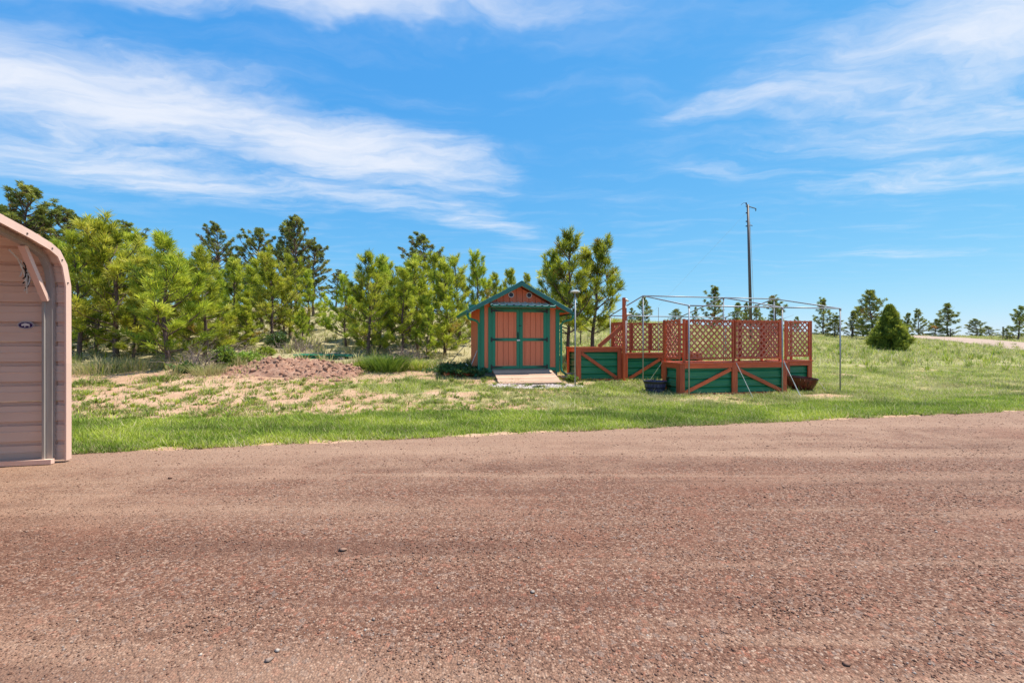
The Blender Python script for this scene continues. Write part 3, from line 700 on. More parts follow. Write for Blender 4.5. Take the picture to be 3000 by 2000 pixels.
# ------------------------------------------------------------------ lattice and raised beds
def lattice(parent, p0, p1, z0, z1, name='lattice_screen', pitch=.172, back=False, posts=True, rails=True):
    """screen between site-local points p0,p1 (x,y) of parent, from z0 to z1"""
    a, b = Vector((p0[0], p0[1], 0)), Vector((p1[0], p1[1], 0)); L = (b-a).length; ang = math.atan2(b.y-a.y, b.x-a.x)
    e = empty(name, (a.x, a.y, 0), ang, parent); fw = .045
    if rails:
        plank('screen_rail', (0, 0, z1-fw/2), (L, 0, z1-fw/2), .055, fw, CEDAR, e); plank('screen_rail', (0, 0, z0+fw/2), (L, 0, z0+fw/2), .055, fw, CEDAR, e)
    if posts:
        for x in (fw/2, L-fw/2): plank('screen_stile', (x, 0, z0+fw), (x, 0, z1-fw), fw, .055, CEDAR, e, up=(0, 1, 0))
    H = z1-z0; pw = .042; inner = [(.01, z0+.01), (L-.01, z1-.01)]
    for dirn in (1, -1):
        yb = -.006 if dirn > 0 else .006; n = int((L+H)/pitch)+1
        for k in range(n+1):
            c = -H + k*pitch if dirn > 0 else k*pitch        # x where the slat crosses z0
            x_a, x_b = (c, c+H) if dirn > 0 else (c, c-H)
            t0, t1 = 0.0, 1.0
            dx = x_b-x_a; ts = sorted(((.012-x_a)/dx, (L-.012-x_a)/dx)); t0, t1 = max(0, ts[0]), min(1, ts[1])
            if t1-t0 < .08: continue
            A = Vector((x_a+dx*t0, yb, z0+H*t0)); B = Vector((x_a+dx*t1, yb, z0+H*t1))
            plank('slat', A, B, .009, pw, LATT, e, up=(0, 1, 0) if False else (-.7*dirn, 0, .7))
    return e
def green_panel(parent, p0, p1, z0, z1, off=.0):
    """ribbed sheet between p0,p1 (x,y), horizontal ribs"""
    a, b = Vector((p0[0], p0[1], 0)), Vector((p1[0], p1[1], 0)); d = b-a; nrm = Vector((d.y, -d.x, 0)).normalized()
    prof = []; z = z0; R_ = .228; k = 0
    while z < z1:
        for dz, h in ((0, -.035), (.014, -.035), (.016, .03), (.040, .03), (.050, 0), (.085, 0), (.09, .005), (.105, .005), (.11, 0), (.150, 0), (.155, .005), (.17, .005), (.175, 0)):
            if z+dz < z1: prof.append((z+dz, h))
        z += R_
    prof.append((z1, 0))
    mb = MB(); mb.strip([tuple(a+nrm*h+Vector((0, 0, zz))) for zz, h in prof], tuple(d)); return mb.build('metal_panel', GREENMETAL, parent)

def bed(name, label, s0, s1, t0, t1, ztop, bays, cat='planter', zb=None, side_panels=True):
    c = site((s0+s1)/2, t0); z0 = min(TZ(*site(s0, t0).xy), TZ(*site(s1, t0).xy), TZ(*site(s0, t1).xy))-.03 if zb is None else zb
    root = empty(name, site(s0, t0, 0), TH); tag(root, label, cat, 'raised planter beds')
    W_, D = s1-s0, t1-t0; pw, pt_ = .14, .038
    n = len(bays)
    xs = np.linspace(0, W_, n+1)
    # posts: corner pairs
    for x in (0, W_):
        for y in (0, D):
            sx = 1 if x == 0 else -1; sy = 1 if y == 0 else -1
            plank('post', (x+sx*pw/2, y+sy*pt_/2, z0), (x+sx*pw/2, y+sy*pt_/2, ztop-.04), pt_, pw, CEDAR, root, up=(1, 0, 0))
            plank('post', (x+sx*pt_/2, y+sy*(pt_+pw/2+.002), z0), (x+sx*pt_/2, y+sy*(pt_+pw/2+.002), ztop-.04), pw, pt_, CEDAR, root, up=(1, 0, 0))
    for x in xs[1:-1]: plank('post', (x, pt_/2, z0), (x, pt_/2, ztop-.04), pt_, pw*1.15, CEDAR, root, up=(1, 0, 0))
    # ledge boards on top
    lw = .15
    plank('ledge_board', (-.02, lw/2-.03, ztop-.02), (W_+.02, lw/2-.03, ztop-.02), lw, .036, CEDAR, root); plank('ledge_board', (-.02, D-lw/2+.03, ztop-.02), (W_+.02, D-lw/2+.03, ztop-.02), lw, .036, CEDAR, root)
    for x in (lw/2-.03, W_-lw/2+.03): plank('ledge_board', (x, lw-.028, ztop-.018), (x, D-lw+.028, ztop-.018), lw, .036, CEDAR, root)
    rail = .115
    for k, kind in enumerate(bays):
        x0 = xs[k] + (pw if k == 0 else pw*.575); x1 = xs[k+1] - (pw if k == n-1 else pw*.575)
        plank('top_rail', (x0+.001, .018, ztop-.04-rail/2), (x1-.001, .018, ztop-.04-rail/2), .034, rail, CEDAR, root)
        plank('bottom_rail', (x0+.001, .020, z0+.06), (x1-.001, .020, z0+.06), .030, .06, CEDAR, root)
        green_panel(root, (x0-.05, .075), (x1+.05, .075), z0+.02, ztop-.06)
        zt, zb_ = ztop-.04-rail-.035, z0+.115
        if kind == '\\': plank('brace', (x0+.02, .035, zt), (x1-.03, .035, zb_), .030, .095, CEDAR, root)
        if kind == '/': plank('brace', (x0+.03, .035, zb_), (x1-.02, .035, zt), .030, .095, CEDAR, root)
    for x, s in ((.06, 1), (W_-.06, -1)):
        y0, y1 = pw+pt_+.003, D-pw-pt_-.003
        if y1 > y0+.1:
            plank('top_rail', (x-s*.04, y0, ztop-.04-rail/2), (x-s*.04, y1, ztop-.04-rail/2), .034, rail, CEDAR, root)
            p, q = ((x, D-.06), (x, .06)) if s > 0 else ((x, .06), (x, D-.06)); green_panel(root, p, q, z0+.02, ztop-.06)
    green_panel(root, (W_-.06, D-.06), (.06, D-.06), z0+.02, ztop-.06)
    mb = MB(); 
    nx_, ny_ = 14, 8; gx = np.linspace(.07, W_-.07, nx_); gy = np.linspace(.08, D-.07, ny_); V = []
    for yy in gy:
        for xx in gx: V.append((xx, yy, ztop-.16+.06*random.random()))
    F = [(j*nx_+i, j*nx_+i+1, (j+1)*nx_+i+1, (j+1)*nx_+i) for j in range(ny_-1) for i in range(nx_-1)]
    mb.v = V; mb.f = F; mb.build('soil', SOIL, root, smooth=True)
    return root, z0
def cap_screen_posts(root, pts, z0, z1):
    for (x, y) in pts: plank('screen_post', (x, y, z0), (x, y, z1), .055, .055, CEDAR, root, up=(1, 0, 0))

# A: tall single bed beside the shed
bA, zA = bed('planter_bed', 'tallest red cedar planter with a green metal front, nearest the shed', 4.96, 6.46, 13.2, 14.1, 1.33, ['\\'])
# B: middle bed, lattice on its left and back
bB, zB = bed('planter_bed', 'middle red cedar planter with green panel, between tall planter and front planter', 6.52, 9.32, 13.2, 14.1, 1.13, ['/', '\\'])
lattice(bB, (.02, .86), (.70, .86), 1.19, 2.12); lattice(bB, (.72, .86), (1.40, .86), 1.19, 2.12); lattice(bB, (1.42, .86), (2.10, .86), 1.19, 2.12); lattice(bB, (2.12, .86), (2.78, .86), 1.19, 2.12); lattice(bB, (.03, .82), (.03, .06), 1.19, 2.12)
cap_screen_posts(bB, [(.71, .93), (.04, .93), (1.41, .93), (2.11, .93), (2.76, .93)], zB+.02, 2.13)
# tall pole board with leaning brace
plank('tall_post', (-.02, -.055, zB), (-.02, -.055, 2.87), .09, .075, CEDAR, bB, up=(1, 0, 0)); plank('tall_post', (.038, -.052, 2.15), (.038, -.052, 2.55), .08, .04, CEDAR, bB, up=(1, 0, 0))
plank('leaning_brace', (-.85, -.02, 1.34), (-.045, -.02, 1.98), .038, .12, CEDAR, bB)
# C: the front double bed
bC, zC = bed('planter_bed', 'widest red cedar planter with two crossed-braced green bays, nearest the road', 6.92, 10.25, 10.75, 11.62, .94, ['/', '\\'])
lattice(bC, (.22, .06), (1.66, .06), 1.02, 2.08); lattice(bC, (1.70, .06), (3.14, .06), 1.02, 2.08); lattice(bC, (.055, .80), (.055, .10), 1.02, 2.08)
lattice(bC, (3.27, .10), (3.27, .80), 1.02, 2.08); lattice(bC, (2.50, .82), (3.22, .82), 1.02, 2.08)
cap_screen_posts(bC, [(.165, .075), (1.68, .085), (3.18, .085), (.055, .86), (2.47, .85), (3.25, .85)], .94-.03, 2.10)
for x, s in ((1.63, -1), (1.73, 1), (3.12, -1)): plank('corner_block', (x, .03, 2.05), (x+s*.11, .03, 1.90) if False else (x-s*0+s*.0+s*.10, .03, 2.05-.0), .02, .05, CEDAR, bC)
# D: the narrow bed at the right end
bD, zD = bed('planter_bed', 'narrow red cedar planter with one lattice, behind the red half barrel', 10.98, 11.92, 11.55, 12.35, .93, [' '])
lattice(bD, (.06, .05), (.90, .05), 1.04, 2.12); cap_screen_posts(bD, [(.03, .045), (.93, .045), (.91, .75)], .50, 2.13)

# ------------------------------------------------------------------ pipe canopy frame
def build_frame():
    SS = [7.05, 9.91, 11.84]; TF, TM, TB = 10.55, 12.95, 15.35; ZE, ZR = 2.43, 2.92
    root = empty('canopy_frame', site(SS[0], TF, 0), TH); tag(root, 'bare galvanised pipe canopy frame standing over the raised planters', 'canopy frame')
    r = .0185
    def P(s, t, z): return Vector((s-SS[0], t-TF, z))
    def gz(s, t): return TZ(*site(s, t).xy)-.03
    def pipe(nm, a, b, rad=r): mb = MB(); mb.tube([a, b], rad, 10); return mb.build(nm, GALV, root, smooth=True)
    for s in SS:
        for t, z in ((TF, ZE), (TM, ZR), (TB, ZE)): pipe('post', P(s, t, gz(s, t)), P(s, t, z))
        pipe('rafter', P(s, TF, ZE), P(s, TM, ZR)); pipe('rafter', P(s, TB, ZE), P(s, TM, ZR))
        for t, z in ((TF, ZE), (TM, ZR), (TB, ZE)): MB().tube([P(s, t, z-.07), P(s, t, z+.012)], .029, 10).build('joint', GALV, root, smooth=True)
    for t, z, nm in ((TF, ZE, 'eave_pipe'), (TM, ZR, 'ridge_pipe'), (TB, ZE, 'eave_pipe')):
        for a, b in zip(SS[:-1], SS[1:]): pipe(nm, P(a, t, z), P(b, t, z))
    # guy ropes to pegs
    def to_local(w): s, t = to_site(w.x, w.y); return P(s, t, w.z)
    def rope(a, b): mb = MB(); mb.tube([a, b], .0065, 6); mb.build('guy_rope', ROPE, root)
    q = lambda px, py, y: Vector((float(PX(px))*y, y, CAM_H+(1000-py)*y/FPX))
    rope(to_local(q(1942, 1058, 13.2)), to_local(ground_hit(1898, 1122)))
    rope(to_local(q(2157, 1063, 12.05)), to_local(ground_hit(2206, 1166)))
    rope(to_local(q(2297, 1062, 12.4)), to_local(ground_hit(2348, 1164))); rope(to_local(q(2296, 1055, 12.4)), to_local(ground_hit(2343, 1160)))
    rope(to_local(q(2399, 1118, 12.6)), to_local(ground_hit(2424, 1150)))
    # thin rod rising behind the planters
    mb = MB(); mb.tube([P(7.96, 13.6, 1.1), P(7.96, 13.6, 2.62)], .008, 6); mb.build('rod', GALVD, root)
build_frame()

# ------------------------------------------------------------------ half barrels
def barrel(name, label, loc, rx, h, m, rimm, tilt=(0, 0), hoops=()):
    root = empty(name, loc); root.rotation_euler = (tilt[0], tilt[1], 0); tag(root, label, 'half barrel')
    prof = [(rx*.66, 0), (rx*.78, h*.25), (rx*.90, h*.6), (rx*.985, h*.9), (rx, h), (rx*.94, h), (rx*.92, h*.9), (rx*.84, h*.62), (rx*.72, h*.55)]
    n = 22                                                     # staves
    for k in range(n):
        a0, a1 = 2*math.pi*k/n+.012, 2*math.pi*(k+1)/n-.012; mb = MB(); i = 0; o_ = prof[:6]
        ring = [[(r*math.cos(a), r*math.sin(a), z) for a in (a0, (a0+a1)/2, a1)] for r, z in prof[:5]] + [[(r*.93*math.cos(a), r*.93*math.sin(a), z) for a in (a0, (a0+a1)/2, a1)] for r, z in prof[4::-1]]
        for row in ring: mb.v += row
        for q in range(len(ring)):
            w = (q+1) % len(ring)
            for c in range(2): mb.f.append((q*3+c, q*3+c+1, w*3+c+1, w*3+c))
        mb.f.append(tuple(q*3 for q in range(len(ring)))); mb.f.append(tuple(q*3+2 for q in range(len(ring)))[::-1])
        mb.build('stave', m, root)
    for zf_, rr_ in hoops:
        r0 = np.interp(zf_*h, [p[1] for p in prof[:5]], [p[0] for p in prof[:5]]); r1 = np.interp(zf_*h+rr_, [p[1] for p in prof[:5]], [p[0] for p in prof[:5]])
        mb = MB(); mb.lathe([(r0+.002, zf_*h), (r0+.007, zf_*h), (r1+.007, zf_*h+rr_), (r1-.02, zf_*h+rr_)], 32); mb.build('hoop', rimm, root, smooth=False)
    mb = MB(); mb.lathe([(.001, h*.78), (rx*.5, h*.80), (rx*.88, h*.76)], 20); mb.build('soil', SOIL, root)
    return root
BLUEW = mat('blue_stained_staves', m_paint, col=(.025, .025, .11), col2=(.15, .15, .19), rough=.45, streak=(8, 8, 2), amt=.9)
REDW = mat('dark_red_staves', m_paint, col=(.12, .009, .010), col2=(.03, .005, .006), rough=.3, streak=(8, 8, 2), amt=.9)
g1 = ground_hit(1926, 1152); barrel('half_barrel', 'blue half barrel with a black rim standing left of the widest planter', (g1.x, g1.y+.2, TZ(g1.x, g1.y+.2)-.02), .31, .33, BLUEW, BLACK, hoops=((.80, .06), (.40, .03)))
g2 = ground_hit(2362, 1146); barrel('half_barrel', 'glossy dark red half barrel tilted beside the narrow right planter', (g2.x, g2.y+.22, TZ(g2.x, g2.y+.22)+.01), .39, .37, REDW, BLACK, tilt=(R(3), R(5)), hoops=((.93, .02),))

# ------------------------------------------------------------------ small fittings round the beds
def cap_post(label, px, y, ztop, tilt=0, r=.0205, capr=.14):
    b = at(px, y); root = empty('capped_pole', b); tag(root, label, 'pole'); h = ztop-b.z
    MB().tube([(0, 0, -.05), (0, 0, h)], r, 10).build('pole', WHITE if r < .0202 else GALV, root, smooth=True)
    mb = MB(); mb.lathe([(.001, .045), (.05, .042), (capr, .012), (capr, -.012), (.05, -.03), (r, -.035)], 18); c = mb.build('cap', WHITE, root); c.location = (0, 0, h); c.rotation_euler = (0, tilt, 0)
    return root
cap_post('pale pole with a flat white cap at the left end of the tallest planter', 1685, 13.0, 2.92)
cap_post('white pole with a tilted cap peeking out behind the tall red post', 1833, 14.95, 2.86, tilt=R(22), r=.02, capr=.11)
cap_post('short white pole with a wide pale cap behind the lattice and tall red post', 1837, 15.6, 2.42, tilt=R(-6), r=.02, capr=.15)
def fittings():
    sl, sr, t0 = SHED
    e = empty('drain_pipe', site(sr, t0, 0), TH); tag(e, 'thin white pipe bending from the shed corner to the capped pole', 'pipe')
    z = TZ(*site(sr+.3, t0).xy)
    MB().tube([(.09, .0, z+.9), (.09, 0, z+.28), (.11, -.005, z+.2), (.17, -.01, z+.15), (.26, -.015, z+.14), (.62, -.03, z+.14)], .014, 8).build('pipe_run', WHITE, e, smooth=True)
    b = empty('timber_edging', site(sr, t0, 0), TH); tag(b, 'short pale board lying between shed and tallest planter', 'board')
    plank('board', (.02, -.22, z+.06), (.68, -.10, z+.05), .10, .055, BARE, b); plank('board', (.02, -.28, z+.01), (.72, -.18, z+.0), .05, .07, CEDAR, b)
    g = ground_hit(1668, 1068); lg = empty('fallen_board', g); tag(lg, 'grey weathered board lying by the trunk right of the shed', 'board')
    plank('board', (-.3, .05, .08), (.10, -.02, .035), .12, .06, GREYWOOD, lg); plank('board', (.08, -.05, .035), (.42, -.06, .02), .12, .06, GREYWOOD, lg)
    # rods leaning on the left wall of the shed
    for k, (lab, a, b_) in enumerate((('thin white rod leaning on the left shed wall', (-.42, .15, .44), (-.06, .40, 1.22)), ('dark thin stick leaning behind the left shed corner', (-1.0, 1.6, .55), (-.25, 2.2, 1.35)), ('pale flat stake lying at the foot of the left shed wall', (-.40, .55, .80), (-.10, -.02, .50)))):
        e = empty('leaning_stake', site(sl, t0, 0), TH); tag(e, lab, 'stake'); MB().tube([a, b_], .011 if k != 2 else .016, 6).build('stake', WHITE if k != 1 else GREYWOOD, e)
    # low timber bed left of the shed
    e = empty('low_garden_bed', site(sl-.95, t0+.35, 0), TH); tag(e, 'low dark red timber-edged bed left of the shed', 'garden bed'); z = TZ(*site(sl-.5, t0+.4).xy)
    for k in range(2): plank('edge_board', (-.15, -.35+.0*k, z+.03+.09*k), (.78, -.35, z+.03+.09*k), .05, .085, CEDAR, e)
    plank('edge_board', (-.13, -.32, z+.075), (-.13, .75, z+.075), .05, .17, CEDAR, e); plank('edge_board', (-.10, .75, z+.075), (.80, .75, z+.075), .05, .17, CEDAR, e)
    MB().box(-.10, .78, -.32, .72, z-.05, z+.10).build('soil', SOIL, e)
fittings()

# stacked green sheets left of the shed
def sheet_stack():
    a, b = ground_hit(862, 1052), ground_hit(1030, 1052); y = (a.y+b.y)/2
    a, b = at(862, y), at(1030, y); L = (b-a).length
    e = empty('sheet_stack', a, math.atan2(b.y-a.y, b.x-a.x)); tag(e, 'low stack of green metal sheets lying behind the dirt pile', 'metal sheets')
    rr = random.Random(8)
    for k in range(4):
        x0, x1, yo = rr.uniform(-.1, .15), L-rr.uniform(-.05, .35), rr.uniform(0, .15); prof = []
        q = 0
        while q < .75:
            for d, h in ((0, 0), (.02, .018), (.05, .018), (.07, 0)): prof.append((x0, yo+q+d, .02+.030*k+h+.02*q))
            q += .2
        mb = MB(); mb.strip(prof, (x1-x0, 0, rr.uniform(-.01, .02))); mb.box(x0, x1, yo-.002, yo, .0+.03*k, .018+.03*k); mb.build('metal_sheet', GREENMETAL, e)
    for x in (.2, L*.55, L*.8): MB().box(x, x+.10, -.06, .85, -.08, .015).build('bearer', GREYWOOD, e)
    plank('loose_board', (.35, .1, .18), (.75, .5, .17), .12, .03, BARE, e); plank('loose_board', (L*.62, -.02, .165), (L*.7, .55, .18), .1, .03, GREYWOOD, e)
sheet_stack()

# turned dirt pile
def dirt_pile():
    g = ground_hit(838, 1098); cx, cy = g.x, g.y+.55
    n, mm = 120, 54; xs = np.linspace(-2.35, 2.15, n); ys = np.linspace(-.95, 1.1, mm); X, Y = np.meshgrid(xs, ys)
    prof = np.interp(xs*1.12, [-2.6, -2.2, -1.5, -.9, -.2, .4, 1.0, 1.5, 2.1, 2.4], [0, .08, .17, .31, .38, .32, .36, .22, .16, 0])
    cross = np.clip(1-(np.abs(Y)/.98)**1.7, 0, 1)
    wx, wy = X+cx, Y+cy
    h = prof*cross*(1+.9*(fbm(wx*2, wy*2, 51, 3)-.5)) + cross*prof*(fbm(wx*6, wy*7, 52, 4)-.5)*.9 + cross**.5*np.minimum(prof*3, 1)*(fbm(wx*17, wy*19, 53, 3)-.45)*.17
    Z = terrain(wx, wy)-.03+h
    i = np.arange(n*mm).reshape(mm, n); F = np.stack([i[:-1, :-1], i[:-1, 1:], i[1:, 1:], i[1:, :-1]], -1).reshape(-1, 4)
    root = empty('dirt_pile', (cx, cy, TZ(cx, cy))); tag(root, 'long low heap of turned reddish dirt in front of the pines', 'dirt pile')
    V = np.stack([X, Y, Z-TZ(cx, cy)], -1).reshape(-1, 3)
    mesh_np('heap', V, F, CLAY, root)
    # clods
    k = 1500; rx = np.where(rng.uniform(0, 1, k) < .75, rng.uniform(-2.3, 2.1, k), rng.uniform(-3.4, 2.3, k)); ry = rng.normal(-.1, .6, k).clip(-1.3, 1.05); ix = np.clip(((rx+2.35)/4.5*(n-1)).astype(int), 0, n-1); iy = np.clip(((ry+.95)/2.05*(mm-1)).astype(int), 0, mm-1)
    rz = np.where((rx < -2.3) | (ry < -.95), terrain(rx+cx, ry+cy)-TZ(cx, cy), (Z-TZ(cx, cy))[iy, ix]); sz = rng.gamma(2.0, .018, k).clip(.012, .11)
    oct_v = np.array([[1, 0, 0], [-1, 0, 0], [0, 1, 0], [0, -1, 0], [0, 0, .8], [0, 0, -.8]]); oct_f = np.array([[0, 2, 4], [2, 1, 4], [1, 3, 4], [3, 0, 4], [2, 0, 5], [1, 2, 5], [3, 1, 5], [0, 3, 5]])
    V = (oct_v[None]*(sz[:, None, None]*rng.uniform(.6, 1.35, (k, 6, 3)))) + np.stack([rx, ry, rz], -1)[:, None]
    F = (oct_f[None]+np.arange(k)[:, None, None]*6).reshape(-1, 3)
    o = mesh_np('clods', V.reshape(-1, 3), F, CLAY, root); o['kind'] = 'stuff'
dirt_pile()

# ------------------------------------------------------------------ utility pole
POLEW = mat('dark_pole_wood', m_wood, a=(.10, .085, .08), b=(.06, .05, .048))
def utility_pole():
    y = 34.0; b = at(2201, y); top = Vector((float(PX(2191))*y, y, CAM_H+(1000-600)*y/FPX))
    root = empty('utility_pole', b); tag(root, 'tall grey wooden utility pole behind the planters', 'utility pole'); d = top-b
    MB().tube([(0, 0, -.3), d*.5, d], [.115, .10, .085], 12).build('shaft', POLEW, root, smooth=True)
    MB().tube([d+Vector((.05, -.05, -.15)), d+Vector((.55, -.1, -.32))], .035, 6).build('bracket_arm', BLACK, root)
    MB().tube([d+Vector((.55, -.1, -.32)), d+Vector((.53, -.1, -.50))], .03, 6).build('insulator', BLACK, root)
    MB().tube([d+Vector((-.10, 0, .0)), d+Vector((-.14, 0, .16))], .05, 8).build('insulator', VENTB, root)
    MB().tube([d+Vector((-.14, 0, .14)), d+Vector((-.3, .0, .14)), d+Vector((-.48, 0, .02)), d+Vector((-.5, 0, -.02))], .014, 5).build('jumper_wire', BLACK, root)
    for dz in (-.12, -.62, -1.25, -1.6): MB().tube([d+Vector((-.16, -.03, dz)), d+Vector((-.09, -.03, dz))], .05, 8).build('insulator', VENTB, root)
    MB().tube([d+Vector((.1, -.05, -1.55)), d+Vector((.26, -.08, -1.55)), d+Vector((.27, -.08, -1.63))], .03, 6).build('hook', BLACK, root)
    e = d+Vector((-6.5, 10, -10.0)); MB().tube([d+Vector((-.13, 0, -.62)), e], .004, 4).build('guy_wire', GALVD, root)
    MB().tube([d+Vector((.12, -.08, -1.3)), d*.5+Vector((.15, -.12, 0)), d*.1+Vector((.17, -.13, 0))], .012, 5).build('ground_wire', GALVD, root)
utility_pole()

# far fence posts and the little sign
def far_bits():
    for px, y, h, lab in ((2939, 50, 1.35, 'grey fence post standing alone at the right skyline'), (2496, 46, 1.5, 'dark thin fence post at the skyline left of the conical juniper'), (2784, 52, 1.0, 'thin fence post beside the far driveway under a pine')):
        b = at(px, y); e = empty('fence_post', b); tag(e, lab, 'fence post', 'far fence posts'); MB().tube([(0, 0, -.2), (0, 0, h)], .075 if px == 2939 else .05, 7).build('post', GREYWOOD if px == 2939 else BLACK, e)
        MB().tube([(0, 0, h-.1), (0, 0, h+.02)], .085 if px == 2939 else .06, 7).build('post_top', GREYWOOD, e)
    b = at(2998, 52); e = empty('red_board_sign', b); tag(e, 'small red board at the right picture edge before a far pine', 'sign')
    MB().box(-.55, 1.2, -.03, .03, 2.05, 2.35).build('board', REDW, e)
    for x in (-.45, 1.1): MB().box(x, x+.08, .031, .10, -.2, 2.32).build('post', GREYWOOD, e)
far_bits()

# ------------------------------------------------------------------ trees
def tufts(P, A, n, ln, spread, wd, along, tint, rg):
    """needle blades round twig ends: P (k,3) ends, A (k,3) unit axes"""
    k = len(P); m = k*n
    Pr = np.repeat(P, n, 0); Ar = np.repeat(A, n, 0); tt = np.repeat(tint, n)
    rv = unit(rg.normal(size=(m, 3))); perp = unit(rv - (rv*Ar).sum(1, keepdims=True)*Ar)
    ph = np.radians(rg.uniform(spread[0], spread[1], m))[:, None]
    d = Ar*np.cos(ph)+perp*np.sin(ph); d[:, 2] += .10; d = unit(d)
    sz = np.repeat(rg.uniform(.7, 1.2, k), n)
    o = Pr - Ar*(rg.uniform(0, 1, m)[:, None]*along); L = (ln*sz*rg.uniform(.75, 1.1, m))[:, None]
    sd = unit(np.cross(d, rg.normal(size=(m, 3))))*wd*.5
    mid = o+d*L*.55; tip = o+d*L + np.array([0, 0, -.12])*L*.35
    V = np.stack([o-sd*.4, mid+sd, tip, mid-sd], 1)   # slim diamond
    F = (np.arange(m)*4)[:, None]+np.array([[0, 1, 2, 3]])
    tn = np.clip(tt + rg.normal(0, .06, m), 0, 1)
    return V.reshape(-1, 3), F, np.repeat(tn, 4)

def pine_proto(kind, seed):
    """trunk mesh, crown mesh and height of one ponderosa form"""
    rg = np.random.default_rng(seed); rd = random.Random(seed)
    young = kind in ('young', 'open', 'mid'); H = 4.6 if young else 8.0
    wood = MB(); lean = Vector((rd.uniform(-.16, .16), rd.uniform(-.16, .16), 0)); ph = rd.random()*6
    def tp(z): f = z/H; return Vector((lean.x*f*f*2+.04*math.sin(z*2.1+seed), lean.y*f*f*2+.04*math.cos(z*1.7+seed), z))
    rb = .075 if young else .12
    zs = np.linspace(-.1, H*.985, 14); wood.tube([tp(z) for z in zs], [max(rb*(1-z/H)**.85, .010) for z in np.clip(zs, 0, H)], 8)
    E, A, TI = [], [], []
    z = H*{'young': (.05, .10, .14, .06)[seed % 4], 'mid': .05, 'open': .24, 'old': .22}[kind]; gold = rd.random()*6
    crown_r = {'young': 1.75, 'open': 1.75, 'old': 2.5, 'mid': 1.6}[kind]
    while z < H*.97:
        f = z/H
        if kind == 'old':
            g = max(0.0, (f-.16)/.84); prof = max(.16, min(1, .55+g*1.3)*(1-g**2.2)**.8); L0 = crown_r*prof; nb = 2; step = .19
        else: L0 = crown_r*min(1, .50+f*1.7)*(1-f)**.62+.14; nb = rd.randint(4, 6) if kind == 'mid' else rd.randint(3, 5); step = .33
        az0 = gold; gold += 2.4
        for b in range(nb):
            az = az0+6.283*b/nb+rd.uniform(-.5, .5)
            lobe = .55+.85*float(vnoise(math.cos(az)*1.6+seed*3.1+5, math.sin(az)*1.6+f*4.5+9, seed))
            if rd.random() < (.06 if young else .12): continue
            L = L0*rd.uniform(.6, 1.1)*lobe
            if L < .16: L = .16
            el = math.radians((8 + 46*f if young else 6+44*f) + rd.uniform(-12, 16)); zb = z+rd.uniform(-.14, .14)
            o = tp(min(zb, H*.98)); hd = Vector((math.cos(az), math.sin(az), 0)); pts = [o]; cur = o.copy(); ns = 5
            for k in range(ns):
                e2 = el+math.radians(36 if young else 30)*(k/ns)**1.4; dv = hd*math.cos(e2)+Vector((0, 0, math.sin(e2))); dv += Vector((rd.uniform(-.16, .16), rd.uniform(-.16, .16), rd.uniform(-.1, .1))); cur = cur+dv.normalized()*(L/ns); pts.append(cur.copy())
            r0 = (.010+.010*L)*(1 if young else 1.6); wood.tube(pts, [r0*(1-.75*k/ns) for k in range(ns+1)], 4, cap=False)
            dead = (f < .22 and rd.random() < (.20 if kind in ('young', 'mid') else .7)) or rd.random() < (.025 if young else .06)
            if dead and rd.random() < .55: continue
            bt = (.05 if dead else float(np.clip(rd.gauss(.60 if young else .46, .18)+.10*(f-.5), .14, .97)))
            E.append(pts[-1]); A.append((pts[-1]-pts[-2]).normalized()); TI.append(bt)
            for q in range(max(2, int(L*(4.9 if young else 5.0)))):
                w = rd.uniform(.25 if young else .38, .97); kk = min(ns-1, int(w*ns)); fr = w*ns-kk; p0 = pts[kk].lerp(pts[kk+1], fr); bd = (pts[kk+1]-pts[kk]).normalized()
                side = bd.cross(Vector((0, 0, 1))).normalized()*rd.choice((-1, 1)); up = Vector((0, 0, rd.uniform(.1, .9)))
                td = (bd*rd.uniform(.3, .9)+side*rd.uniform(.25, 1.0)+up).normalized(); tl = rd.uniform(.14, .46)*(1.1-.6*w)*max(.55, min(1.3, L))
                p1 = p0+td*tl; wood.tube([p0, p1], [r0*.45, r0*.22], 3, cap=False)
                E.append(p1); A.append((td+Vector((0, 0, .35))).normalized()); TI.append(float(np.clip(bt+rd.gauss(0, .15), .02 if dead else .13, 1)))
        z += step*rd.uniform(.75, 1.25)*(1-.25*f)
    for q in range(5):
        E.append(tp(H*.985)+Vector((rd.uniform(-.05, .05), rd.uniform(-.05, .05), .05*q-.1))); A.append(Vector((rd.uniform(-.3, .3), rd.uniform(-.3, .3), 1)).normalized()); TI.append(.6)
    E = np.array([tuple(v) for v in E]); A = np.array([tuple(v) for v in A]); TI = np.array(TI, float)
    if kind == 'mid': V, F, tn = tufts(E, A, 24, .22, (10, 95), .036, .15, TI-.04, rg)
    elif young: V, F, tn = tufts(E, A, 38, .28, (6, 60), .020, .24, TI-(.10 if kind == 'open' else 0), rg)
    else: V, F, tn = tufts(E, A, 34, .21, (5, 120), .034, .10, TI, rg)
    tr = bpy.data.meshes.new('trunk'); tr.from_pydata(wood.v, [], wood.f); tr.materials.append(BARK); tr.polygons.foreach_set('use_smooth', [True]*len(tr.polygons)); tr.update()
    o = mesh_np('crown', V, F, NEEDLE_Y if young and kind != 'mid' else NEEDLE_O, attrs={'tint': tn}); cr = o.data; bpy.data.objects.remove(o)
    return tr, cr, H, len(E)
PROTO = {'young': [pine_proto('young', 100+k) for k in range(8)], 'open': [pine_proto('open', 200+k) for k in range(3)], 'old': [pine_proto('old', 300+k) for k in range(7)], 'mid': [pine_proto('mid', 400+k) for k in range(6)]}

